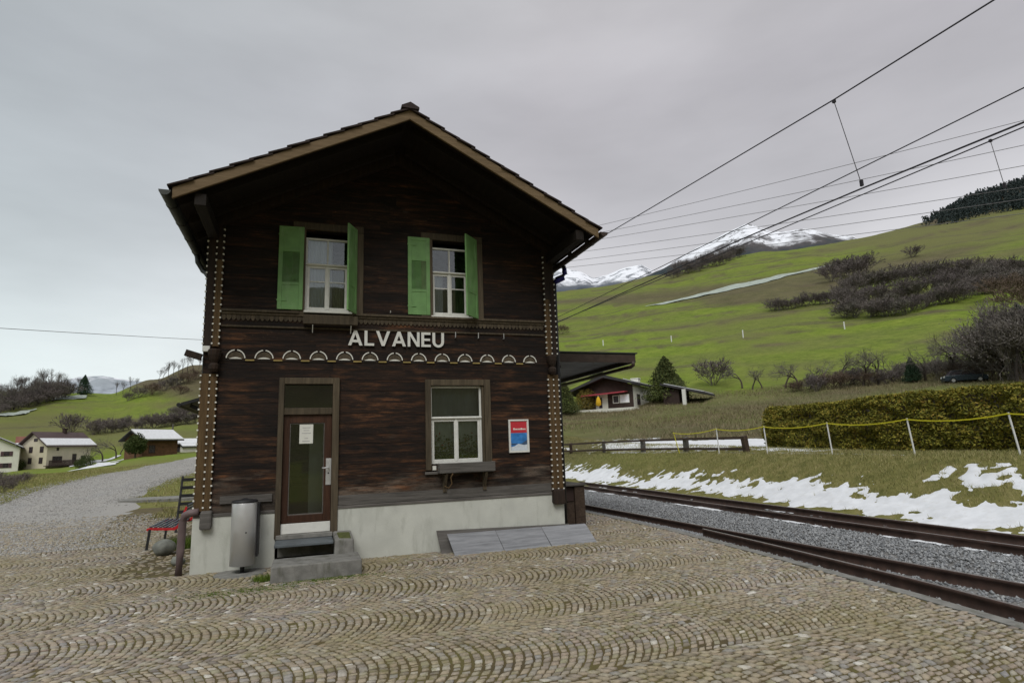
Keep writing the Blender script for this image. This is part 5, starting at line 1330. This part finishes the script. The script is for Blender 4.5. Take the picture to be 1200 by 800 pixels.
for px in range(205, 236, 8): place(sh[rg.choice((2, 1))], US, px, 489+rg.uniform(-2, 2), rg.uniform(10, 15), L5, g5)
g6, L6 = 'brown brush on the slope right under the house corner', 'brown brush bordering the field in front of the bare trees'
for px in range(930, 1070, 9): place(sh[rg.choice((0, 3, 1))], US, px, np.interp(px, [930, 1060], [460, 446])+rg.uniform(-2, 2), rg.uniform(10, 20), L6, 'brown brush bordering the field')
for px in range(1060, 1210, 11): place(sh[rg.choice((0, 3))], US, px, 442+rg.uniform(-4, 3), rg.uniform(12, 22), L6, 'brown brush bordering the field')

# bare trees
tr = [bare_tree('', 31+k, 1.0, ('twig_grey', 'twig_brown', 'twig_grey')[k], 'bark_dark', levels=5, spread=.5, trunk=.17, nb=(2, 3), r0=.011, thick=.8, up=.32, shrink=.8) for k in range(3)]
orch = [bare_tree('', 41+k, 1.0, 'twig_grey', 'bark', levels=5, spread=.95, trunk=.20, nb=(2, 3), r0=.022, up=.05, thick=.8, shrink=.78) for k in range(2)]
place(orch[0], US, 1133, 444, 62, 'wide-branched bare apple tree above the parked car', 'bare fruit trees')
place(orch[1], US, 1012, 452, 46, 'bare fruit tree leaning over the brown brush next to the small spruce', 'bare fruit trees')
place(orch[0], US, 968, 452, 34, 'smaller bare fruit tree between the lone shrub and the small spruce', 'bare fruit trees')
tall = [bare_shrub('', 71+k, ('twig_rust', 'twig_light')[k], None, wide=.8, n=2600, rad=.0042, lv=5, leaf=.012) for k in range(2)]
g7, L7 = 'tall scrub behind the hedge', 'tall grey-brown scrub in the tangle where the field meets the hedge end'
for px, py, h_, q in ((1152, 446, 40, 1), (1166, 446, 62, 0), (1180, 446, 74, 1), (1194, 446, 86, 3), (1207, 446, 90, 1), (1205, 414, 54, 3), (1120, 444, 26, 1), (1098, 446, 26, 3)):
    place(tall[q % 2], US, px, py, h_, L7, g7)
g8, L8 = 'bare saplings along the field edge', 'slender bare sapling along the field edge between lone shrub and spruce'
for px, py, h_, q in ((870, 455, 30, 0), (893, 455, 26, 1), (921, 455, 33, 1), (936, 456, 36, 0), (952, 455, 30, 1), (985, 452, 40, 0), (1030, 450, 44, 0), (1046, 448, 34, 1), (1085, 446, 40, 0), (1120, 444, 56, 0), (1147, 444, 66, 1)):
    place(orch[q], US, px, py, h_, L8, g8)
place(orch[1], US, 882, 457, 28, 'low twiggy bare tree nearest the lone round shrub', 'bare fruit trees')
place(tr[0], US, 1172, 440, 92, 'tall grey bare tree beside the blue-grey spruce', 'tall bare trees near the spruce')
place(tr[1], US, 1192, 448, 105, 'tallest brown bare tree where the hedge meets the slope', 'tall bare trees near the spruce')
place(tr[2], US, 1100, 440, 40, 'thin bare tree behind the wide apple tree', 'tall bare trees near the spruce')
for px in range(-8, 78, 6):
    for q in range(2): place(sh[rg.choice((0, 1, 2))], US, px+rg.uniform(-2, 2), np.interp(px, [-8, 40, 82], [487, 475, 465])-q*9, rg.uniform(10, 18), 'grey-brown undergrowth shrub below the hilltop wood', 'undergrowth of the hilltop wood')
for px, py, h_ in ((3, 578, 15), (14, 573, 16), (28, 566, 12), (-6, 572, 18)): place(sh[rg.choice((0, 2))], US, px, py, h_, 'dark leafless bush on the verge before the white house', 'dark bushes on the verge')
gL, LL = 'bare trees of the hilltop wood', 'bare grey tree in the wood above the meadow'
for px in range(-8, 82, 5):
    for q in range(2):
        place(tr[rg.choice((0, 1, 2))], US, px+rg.uniform(-2, 2), np.interp(px, [-8, 40, 82], [486, 474, 464])-q*8+rg.uniform(-2, 2), rg.uniform(22, 34), LL, gL)
gS, LS = 'bare trees along the brown skyline', 'small bare tree on the brown skyline above the meadow'
for px in (86, 92, 99, 136, 144, 152, 160, 186, 191, 197, 203, 209, 214, 220, 226, 233):
    place(tr[rg.choice((0, 1, 2))], US, px, np.interp(px, [86, 140, 180, 232], [460, 462, 447, 432])+1, rg.uniform(12, 22), LS, gS)
for px, py, h_ in ((150, 470, 10), (163, 466, 12), (178, 463, 13), (192, 458, 12), (205, 455, 14), (218, 450, 13), (229, 446, 12), (212, 462, 10)):
    place(sh[rg.choice((0, 3, 1))], US, px, py, h_, 'brown shrub on the dark slope below the skyline trees', 'shrubs on the dark slope')
gO, LO = 'small bare trees near the snowy yard', 'small bare tree in the snowy yard beside the cream house'
for px, py, h_ in ((106, 546, 24), (120, 541, 27), (136, 537, 26), (141, 533, 20)): place(orch[rg.choice((0, 1))], US, px, py, h_, LO, gO)

def conifer(name, label, seed, mat, n=9000, lay=14, wid=.30, group=None, ragged=.35):
    rg = np.random.default_rng(seed); o = thing(name, label, 'tree', (0, 0, 0), group)
    m_ = MB(); m_.tube([(0, 0, 0), (.005, .004, .5), (0, 0, .98)], [.022, .014, .004], 6); m_.build('trunk', 'bark_dark', o)
    z = rg.uniform(0, 1, n)**1.25*.92+.07; k = np.floor(z*lay)/lay; fr_ = (z-k)*lay
    prof = wid*(1-z)**.8*np.clip((z-.02)/.12, .35, 1)*(1.12-.35*fr_); a = rg.uniform(0, 6.28, n)
    lump = .72+.75*fbm(a*1.3+seed, z*7, 3, seed)
    r = prof*lump*rg.uniform(0, 1, n)**.42*(1+ragged*rg.normal(0, .35, n)*.5)
    pts = np.stack([r*np.cos(a), r*np.sin(a), z-.10*r+.01*rg.normal(size=n)], -1)
    V, F = leaf_quads(pts, .022, rg); np_mesh('crown', V, F, mat, o); return o
c1 = conifer('conifer', '', 3, 'conifer_leaf', 11000, 12, .56, ragged=.5); place(c1, US, 782, 471, 54, 'broad dark conifer beside the chalet wall')
c2 = conifer('conifer', '', 5, 'conifer_leaf', 8000, 11, .50, ragged=.5); place(c2, US, 662, 486, 41, 'pointed conifer between the house corner and the yellow bush')
place(c2, US, 702, 456, 30, 'dark conifer showing above the chalet roof')
place(c2, US, 796, 466, 28, 'slim conifer tucked behind the broad one')
c3 = conifer('spruce', 'small green spruce on the brown slope above the hedge', 8, 'spruce_leaf', 6000, 10, .40); place(c3, US, 1070, 448, 30)
place(c3, US, 1207, 438, 84, 'tall blue-grey spruce behind the end of the hedge')
place(c3, US, 98, 441+22, 24, 'narrow dark spruce on the skyline among bare trees')
def bush(name, label, seed, mat, n, shape, trunk=False, size=.03, cat='bush', group=None):
    rg = np.random.default_rng(seed); o = thing(name, label, cat, (0, 0, 0), group)
    d = rg.normal(size=(n, 3)); d /= np.linalg.norm(d, axis=1)[:, None]
    lump = .72+.6*fbm(np.arctan2(d[:, 1], d[:, 0])*1.2+9, d[:, 2]*2.4, 3, seed)
    r = rg.uniform(0, 1, n)**.33*lump
    z0 = .30 if trunk else .42
    pts = d*r[:, None]*np.array(shape); pts[:, 2] = np.maximum(pts[:, 2]+(1-shape[2]), .02 if not trunk else .18)
    V, F = leaf_quads(pts, size, rg); np_mesh('crown', V, F, mat, o)
    m_ = MB(); m_.tube([(0, 0, 0), (.01, 0, .3), (0, .02, .7)], [.035, .025, .01], 6); m_.tube([(.01, 0, .28), (.1, .05, .6)], [.02, .008], 5); m_.tube([(.01, 0, .25), (-.12, -.04, .55)], [.02, .008], 5)
    m_.build('trunk', 'bark', o); return o
bq = bush('bush', 'yellow-green round bush in front of the chalet awning', 12, 'yellow_bush_leaf', 5000, (.52, .52, .5)); place(bq, US, 688, 482, 26)
bq = bush('evergreen_tree', 'dense round evergreen tree standing in front of the barn', 14, 'evergreen_leaf', 6000, (.40, .40, .44), True, cat='tree'); place(bq, US, 158, 537, 28)
bq = bush('bush', 'low dark green bush in the snowy yard by the cream house', 15, 'evergreen_leaf', 3500, (.62, .62, .5)); place(bq, US, 101, 547, 14)
place(bq, US, 93, 549, 11, 'second dark bush leaning to the cream house wall')
place(bq, US, 21, 551, 13, 'grey-green bush in front of the gap between the white houses')

# wooded rise: far beyond counting
n = 4200; rg2 = np.random.default_rng(5)
azf = rg2.uniform(55.5, 74, n); rf = rg2.uniform(440, 735, n)
x = CAM[0]+rf*np.sin(np.radians(azf)); y = CAM[1]+rf*np.cos(np.radians(azf)); z = H(x, y)
k = rg2.uniform(0, 1, n) < np.clip((azf-56)/2.5, .0, 1); x, y, z = x[k], y[k], z[k]; n = len(x)
hh = rg2.uniform(3.5, 7.5, n)
lv = 26; a = rg2.uniform(0, 6.28, (n, lv)); t_ = rg2.uniform(0, 1, (n, lv)); rr = (1-t_*.9)*hh[:, None]*.22*rg2.uniform(.3, 1.1, (n, lv))
pts = np.stack([x[:, None]+rr*np.cos(a), y[:, None]+rr*np.sin(a), z[:, None]+hh[:, None]*(.08+.95*t_)], -1).reshape(-1, 3)
V, F = leaf_quads(pts, .75, rg2); stuff(np_mesh('forest', V, F, 'far_conifer'), 'dark conifer forest on the rise at the top of the hill', 'forest')
# scattered dry thistles and molehills: loose pale stones on the field
paint('field_stone', (.40, .40, .36), .9, .15, 3)

# ------------------------------------------------------------------ buildings far away
def gable_house(name, label, p, rz, L, Wd, wall_h, roof_h, mats, windows=(), ov=.5, snow_side=None, ridge_x=True, balcony=None, chimney=None, extra=None):
    """long side along local x at y=0, ridge along x; gables at x=0 and x=L"""
    o = thing(name, label, 'house' if 'barn' not in name and 'shed' not in name else name.split('_')[-1], tuple(p))
    ca_, sa = math.cos(rz), math.sin(rz)
    T = lambda q: Vector((p[0]+q.x*ca_-q.y*sa, p[1]+q.x*sa+q.y*ca_, p[2]+q.z))
    def mk(mb, nm, mt_, par=o): return mb.xf(T).build(nm, mt_, par)
    w_ = MB(); w_.prism_x([(0, -1.5), (Wd, -1.5), (Wd, wall_h), (Wd/2, wall_h+roof_h), (0, wall_h)], 0, L); mk(w_, 'wall', mats[0])
    sl_ = roof_h/(Wd/2)
    for sg in (0, 1):
        r_ = MB(); y0 = -ov if sg == 0 else Wd+ov
        za = wall_h-ov*sl_+.08; zb = wall_h+roof_h+.08
        c = [(y0, za), (Wd/2, zb), (Wd/2, zb+.2), (y0, za+.2)]
        r_.prism_x(c if sg else c[::-1], -ov, L+ov); rf_ = mk(r_, 'roof', mats[1])
        if snow_side is not None and sg == snow_side[0]:
            f0, f1 = snow_side[1:]
            s_ = MB(); ya, yb_ = y0+(Wd/2-y0)*f0, y0+(Wd/2-y0)*f1; za2, zb2 = za+(zb-za)*f0+.205, za+(zb-za)*f1+.205
            c = [(ya, za2), (yb_, zb2), (yb_, zb2+.14), (ya, za2+.16)]
            s_.prism_x(c if sg else c[::-1], -ov+.1, L+ov-.1); mk(s_, 'roof_snow', 'snow_white', rf_)
        if chimney and sg == 0:
            c_ = MB(); cx = chimney; c_.box(cx, cx+.6, Wd*.42, Wd*.42+.6, wall_h+roof_h*.6, wall_h+roof_h+.9); c_.box(cx-.08, cx+.68, Wd*.42-.08, Wd*.42+.68, wall_h+roof_h+.9, wall_h+roof_h+1.0); mk(c_, 'chimney', mats[2], rf_)
    for (face, u0, z0, w0, h0, sh_) in windows:
        f_ = MB()
        def bx2(a, b_, c0, c1, d0, d1, m=None):
            if face == 's': m.box(a, b_, d0, d1, c0, c1)
            elif face == 'w': m.box(d0, d1, a, b_, c0, c1)
            else: m.box(L-d1, L-d0, a, b_, c0, c1)
        frame_w = .09
        for a, b_, c0, c1 in ((u0, u0+w0, z0, z0+frame_w), (u0, u0+w0, z0+h0-frame_w, z0+h0), (u0, u0+frame_w, z0+frame_w+.001, z0+h0-frame_w-.001), (u0+w0-frame_w, u0+w0, z0+frame_w+.001, z0+h0-frame_w-.001)): bx2(a, b_, c0, c1, -.05, .02, f_)
        wf_ = mk(f_, 'window', mats[3])
        g_ = MB(); bx2(u0+frame_w, u0+w0-frame_w, z0+frame_w, z0+h0-frame_w, -.02, .015, g_); mk(g_, 'pane', 'far_window', wf_)
        if sh_:
            for a in (u0-w0*.5, u0+w0+.02):
                s_ = MB(); bx2(a, a+w0*.48, z0, z0+h0, -.06, -.005, s_); mk(s_, 'shutter', mats[4], wf_)
    if balcony:
        a, b_, zb_, d_ = balcony
        m_ = MB(); m_.box(a, b_, -d_, -.01, zb_-.15, zb_); bl = mk(m_, 'balcony', 'far_brown')
        m_ = MB()
        m_.box(a, b_, -d_, -d_+.06, zb_+.9, zb_+1.0)
        x = a
        while x < b_: m_.box(x, x+.14, -d_+.01, -d_+.05, zb_+.002, zb_+.898); x += .2
        mk(m_, 'railing', 'far_brown', bl)
        for x in (a+.1, (a+b_)/2, b_-.2): m_ = MB(); m_.box(x, x+.14, -d_+.05, -d_+.19, -1.2, zb_-.152); mk(m_, 'balcony_post', 'far_brown', bl)
    if extra: extra(o, mk)
    return o
def hp(px, py, dist): q = ground_at(px, dist, py); return q
paint('shutter_brown', (.09, .05, .06), .7, .2, 2)
# cream house with the snow-edged roof
p = np.array(at(53, 551, 150))
gable_house('farmhouse', 'cream farmhouse with snow-edged brown roof and wooden balcony below the meadow', p, R(58), 9.5, 6.6, 5.0, 2.4, ['house_cream', 'far_roof_brown', 'far_brown', 'far_brown', 'shutter_brown'],
    [('w', .9, 3.5, .9, 1.2, 0), ('w', 3.6, 3.5, .9, 1.2, 0), ('w', .9, 1.35, .9, 1.2, 0), ('w', 3.6, 1.35, .9, 1.2, 0), ('w', 1.0, -.5, 1.0, .8, 0), ('w', 2.6, 5.7, .9, .6, 0), ('s', 1.2, 1.4, 2.0, 1.3, 0), ('s', 5.4, 1.2, .9, 1.9, 0), ('s', 7.4, 1.9, 1.0, .8, 0), ('s', 1.9, 3.8, .5, .6, 0)],
    .8, (0, .04, .50), balcony=(-.5, 7.5, .9, 1.3), chimney=5.6)
p = np.array(at(20, 555, 150))
gable_house('white_house', 'white house with a shallow grey roof cut by the photo edge', p, R(108), 10, 11.5, 5.0, 3.0, ['house_white', 'far_roof', 'far_brown', 'far_brown', 'shutter_brown'],
    [('w', u_, z_, .9, .9, 1) for u_ in (1.4, 4.6, 7.8) for z_ in (1.2, 3.4)]+[('w', 1.4, -.8, 1.0, 1.2, 0)], .6, (0, 0.02, .6))
p = np.array(at(19, 551, 172))
gable_house('orange_house', 'narrow orange timber house between the white and the cream house', p, R(20), 5.0, 5, 4.9, 2.3, ['house_orange', 'far_roof_red', 'far_brown', 'far_brown', 'far_brown'],
    [('s', .8, 1.0, .8, .9, 0), ('s', 2.4, 1.0, .8, .9, 0), ('s', 1.6, 3.0, .8, .9, 0)], .7, (0, .0, .45), balcony=(.1, 3.6, .3, .8))
p = ground(166, 535)
gable_house('wooden_barn', 'brown wooden barn with a snow-covered roof beside the gravel road', p, R(48), 6.8, 4.6, 3.1, 1.35, ['barn_wood', 'far_roof', 'far_brown', 'far_brown', 'far_brown'], [('s', 1.2, .6, 1.2, 1.4, 0)], .75, (0, .0, 1.0))
p = ground(198, 531)
gable_house('long_shed', 'long low shed with a snowy roof at the end of the gravel road', p, R(34), 9.5, 3.2, 1.7, .75, ['barn_wood', 'far_roof', 'far_brown', 'far_brown', 'far_brown'], [('s', 1.0, .2, 2.2, 1.1, 0)], .4, (0, .0, 1.0))
p = ground(214, 530)
gable_house('low_shed', 'smaller snow-roofed lean-to in front of the long shed', p, R(34), 6.5, 1.8, 1.0, .45, ['house_white', 'far_roof', 'far_brown', 'far_brown', 'far_brown'], [], .3, (0, .0, 1.0))
# chalet on the slope
s0 = 92
p = np.array(at(683, 479, s0))
def chalet_extra(o, mk):
    return
ch = thing('chalet', 'brown gabled chalet with white side wall, dark roof and red awning on the slope', 'house', tuple(p))
rz = -R(50); ca_, sa = math.cos(rz), math.sin(rz)
T = lambda q: Vector((p[0]+q.x*ca_-q.y*sa, p[1]+q.x*sa+q.y*ca_, p[2]+q.z))
def mk(mb, nm, mt_, par=ch): return mb.xf(T).build(nm, mt_, par)
m_ = MB(); m_.prism([(0, -2.5), (8.2, -2.5), (8.2, 3.15), (4.1, 4.35), (0, 2.9)], 0, 9); mk(m_, 'wall', 'house_white')
m_ = MB(); m_.prism([(.0, 2.05), (8.2, 2.05), (8.2, 3.15), (4.1, 4.35), (0, 2.9)], -.06, -.005); mk(m_, 'gable_boarding', 'far_brown')
m_ = MB(); m_.box(4.2, 8.21, -.05, -.004, -.2, 2.04); mk(m_, 'wall_boarding', 'far_brown')
for c in ([(4.1, 4.40), (-2.6, 2.20), (-2.6, 2.55), (4.1, 4.85)], [(4.1, 4.40), (4.1, 4.85), (8.75, 3.41), (8.75, 3.06)]):
    m_ = MB(); m_.prism(c[::-1], -1.3, 9.6); mk(m_, 'roof', 'far_roof')
m_ = MB(); m_.hexa([(6.6, .5, 4.10), (8.7, .5, 3.45), (8.7, 9, 3.45), (6.6, 9, 4.10), (6.6, .5, 4.20), (8.7, .5, 3.55), (8.7, 9, 3.55), (6.6, 9, 4.20)]); mk(m_, 'roof_snow', 'snow_white')
m_ = MB(); m_.box(7.0, 8.1, 3, 4.0, 3.2, 4.25); m_.box(6.9, 8.2, 2.9, 4.1, 4.25, 4.35); mk(m_, 'chimney', 'house_white')
m_ = MB(); m_.hexa([(.4, -1.5, 1.72), (7.4, -1.5, 1.95), (7.4, -.07, 2.1), (.4, -.07, 2.0), (.4, -1.5, 1.92), (7.4, -1.5, 2.15), (7.4, -.07, 2.22), (.4, -.07, 2.12)]); mk(m_, 'awning', 'awning_red')
m_ = MB(); m_.box(1.2, 2.2, -.06, -.0, -.3, 1.7); dr_ = mk(m_, 'door', 'far_brown')
m_ = MB(); m_.box(2.05, 2.12, -.12, -.061, .6, .72); mk(m_, 'handle', 'white_paint', dr_)
for a, b_, z0, z1 in ((2.4, 3.4, -.2, 1.6), (5.0, 6.0, .5, 1.7), (6.1, 7.6, .5, 1.75)):
    m_ = MB(); frame_bars(m_, a, b_, z0, z1, .1, -.10, -.052); wf_ = mk(m_, 'window', 'white_paint')
    m_ = MB(); m_.box(a+.1, b_-.1, -.075, -.055, z0+.1, z1-.1); mk(m_, 'pane', 'curtain_white' if a > 6 else 'far_window', wf_)
m_ = MB(); m_.box(8.201, 8.26, 1.6, 3.0, .2, 1.8); mk(m_, 'window', 'far_window')
m_ = MB(); m_.box(-1.2, 9.2, -2.6, -.3, -.62, -.35); m_.box(-1.2, 9.2, -2.6, -2.5, -2.6, -.621); mk(m_, 'terrace', 'house_white')
m_ = MB(); m_.prism([(12, 3.05), (18.2, 1.35), (18.2, 1.05), (12, 2.75)][::-1], 1, 8); mk(m_, 'annex_roof', 'far_roof')
m_ = MB(); m_.box(12.2, 14.5, 1.6, 7.5, -2, 2.1); mk(m_, 'annex_wall', 'far_brown')
m_ = MB(); m_.hexa([(12.5, 1.2, 2.93), (18.1, 1.2, 1.39), (18.1, 7.8, 1.39), (12.5, 7.8, 2.93), (12.5, 1.2, 3.02), (18.1, 1.2, 1.48), (18.1, 7.8, 1.48), (12.5, 7.8, 3.02)]); mk(m_, 'roof_snow', 'snow_white')
m_ = MB(); m_.box(15.2, 15.7, .6, 1.0, -1.5, 1.9); mk(m_, 'annex_post', 'white_paint')
pp = T(Vector((3.3, -1.6, -.35)))
cp = thing('closed_parasol', 'folded yellow parasol standing on the chalet terrace', 'parasol', tuple(pp))
m_ = MB(); m_.lathe([(.05, .5), (.42, .7), (.36, 1.3), (.2, 1.75), (.05, 1.95)], tuple(pp), 10); m_.build('cloth', 'yellow_cloth', cp, smooth=True)
m_ = MB(); m_.tube([tuple(pp), tuple(pp+Vector((0, 0, 2.05)))], .05, 6); m_.build('pole', 'white_paint', cp)

# parked car seen over the hedge
p = np.array(at(1130, 443.5, 88)); p[2] -= .5
cr_ = thing('parked_car', 'dark blue-grey car parked on the slope above the hedge', 'car', tuple(p))
rz = R(-42); ca_, sa = math.cos(rz), math.sin(rz)
T = lambda q: Vector((p[0]+q.x*ca_-q.y*sa, p[1]+q.x*sa+q.y*ca_, p[2]+q.z))
def mk(mb, nm, mt_, par=cr_, **k): return mb.xf(T).build(nm, mt_, par, **k)
m_ = MB(); m_.prism([(-2.1, .25), (2.1, .25), (2.12, .62), (1.9, .84), (.95, .93), (-1.9, .95), (-2.12, .8)], -.85, .85); bd = mk(m_, 'body', 'car_paint', bevel=.06)
m_ = MB(); m_.prism([(-1.75, .951), (.95, .951), (.25, 1.44), (-1.35, 1.46)], -.72, .72); mk(m_, 'cabin', 'far_window', bevel=.05)
m_ = MB(); m_.prism([(-1.36, 1.43), (.27, 1.41), (.20, 1.49), (-1.25, 1.51)], -.74, .74); mk(m_, 'car_roof', 'car_paint', bevel=.03)
for x in (-.45, .62, -1.62):
    m_ = MB(); m_.bar((x, -.73, .95), (x*.55-.1, -.73, 1.45), .05, .06, (0, 1, 0)); mk(m_, 'roof_pillar', 'car_paint')
for x in (-1.3, 1.3):
    for y in (-.8, .8):
        m_ = MB(); m_.lathe([(.31, -.1), (.31, .1)], (0, 0, 0), 16); m_.xf(lambda q, x=x, y=y: Vector((x+q.x, y+q.z, .31+q.y))); wh = mk(m_, 'wheel', 'rubber')
        m_ = MB(); m_.lathe([(.19, -.115), (.19, .115)], (0, 0, 0), 12); m_.xf(lambda q, x=x, y=y: Vector((x+q.x, y+q.z, .31+q.y))); mk(m_, 'rim', 'steel', wh)
for y in (-.62, .62):
    m_ = MB(); m_.box(2.0, 2.13, y-.18, y+.18, .60, .76); mk(m_, 'headlight', 'white_paint')
    m_ = MB(); m_.box(-2.15, -2.05, y-.18, y+.18, .66, .86); mk(m_, 'tail_light', 'white_paint')

# ------------------------------------------------------------------ details of the hill
def ribbon(name, pxs, width, mat, dz=.35, nn=60):
    P = np.array([ground(*q) for q in pxs]); t_ = np.linspace(0, len(P)-1, nn)
    X = np.stack([np.interp(t_, np.arange(len(P)), P[:, k]) for k in range(2)], -1)
    d = np.gradient(X, axis=0); d /= np.linalg.norm(d, axis=1)[:, None]; nrm = np.stack([-d[:, 1], d[:, 0]], -1)
    w_ = np.interp(t_, np.arange(len(P)), width)+1.2*(fbm(t_*3, t_*0, 3, 4)-.5)
    k = 6; V = []
    for j in range(k):
        q = X+nrm*(w_*(j/(k-1)-.5))[:, None]; V.append(np.stack([q[:, 0], q[:, 1], H(q[:, 0], q[:, 1])+dz], -1))
    V = np.stack(V, 1); ii = np.arange(nn*k).reshape(nn, k)
    f = np.stack([ii[:-1, :-1], ii[1:, :-1], ii[1:, 1:], ii[:-1, 1:]], -1).reshape(-1, 4)
    return np_mesh(name, V.reshape(-1, 3), f, mat, smooth=True)
paint('old_snow', (.33, .37, .33), .95, .2, .5, bump=.2, bscale=3)
structure(ribbon('snow', [(756, 360), (790, 353), (830, 345), (870, 336), (910, 326), (950, 317), (985, 309)], [.5, 5, 9, 9, 8, 4, .5], 'old_snow'))
structure(ribbon('snow', [(60, 470), (75, 467), (90, 466), (101, 464)], [.5, 8, 8, .5], 'old_snow', .5))
structure(ribbon('snow', [(0, 488), (20, 485), (42, 480)], [4, 5, .5], 'old_snow', .5))
structure(ribbon('snow', [(86, 552), (98, 549), (112, 547), (128, 542), (150, 536)], [.6, 3.5, 4, 3, .5], 'snow_white', .12))
structure(ribbon('snow', [(84, 547), (96, 544), (110, 541), (140, 534)], [.6, 4, 4, .5], 'snow_white', .12))
structure(ribbon('snow', [(0, 553), (8, 552), (18, 551)], [2, 2.2, .4], 'snow_white', .15))
mpl = ['slim white marker post on the field above the chalet', 'slim white marker post on the field above the broad conifer', 'slim white marker post midway along the field line', 'slim white marker post on the field below the thicket']
for (px, py), lb_ in zip(((707, 405), (787, 401), (871, 395), (990, 386)), mpl):
    q = ground(px, py); t_ = thing('marker_post', lb_, 'post', tuple(q), 'white marker posts on the field'); m_ = MB(); m_.tube([(q[0], q[1], q[2]-.2), (q[0], q[1], q[2]+1.7)], .15, 6); m_.build('post_shaft', 'white_post', t_)
    m_ = MB(); m_.lathe([(.18, 1.7), (.07, 1.85)], tuple(q), 6); m_.build('post_cap', 'white_post', t_)
for px, py, hpx, lb_ in ((201, 521, 24, 'weathered grey pole standing by the long shed'), (160, 512, 12, 'short grey pole on the meadow behind the barn')):
    q = ground(px, py); h_ = mpx(q)*hpx; t_ = thing('utility_pole', lb_, 'pole', tuple(q)); m_ = MB(); m_.tube([(q[0], q[1], q[2]-.3), (q[0]+.05, q[1], q[2]+h_)], [.24, .17], 8); m_.build('pole_shaft', 'grey_timber', t_)
m_ = MB(); m_.hexa([(-5.9, 18.5, .02), (-2.8, 18.0, .02), (-2.6, 19.3, .05), (-5.8, 19.8, .05), (-5.9, 18.5, .2), (-2.8, 18.0, .2), (-2.6, 19.3, .23), (-5.8, 19.8, .23)])
tag(m_.build('concrete_slab', 'concrete', bevel=.02), 'flat concrete slab set in the grass beside the gravel road', 'slab')
for o in list(bpy.data.objects):
    if o.type == 'EMPTY' and o.get('label') == '' : bpy.data.objects.remove(o)
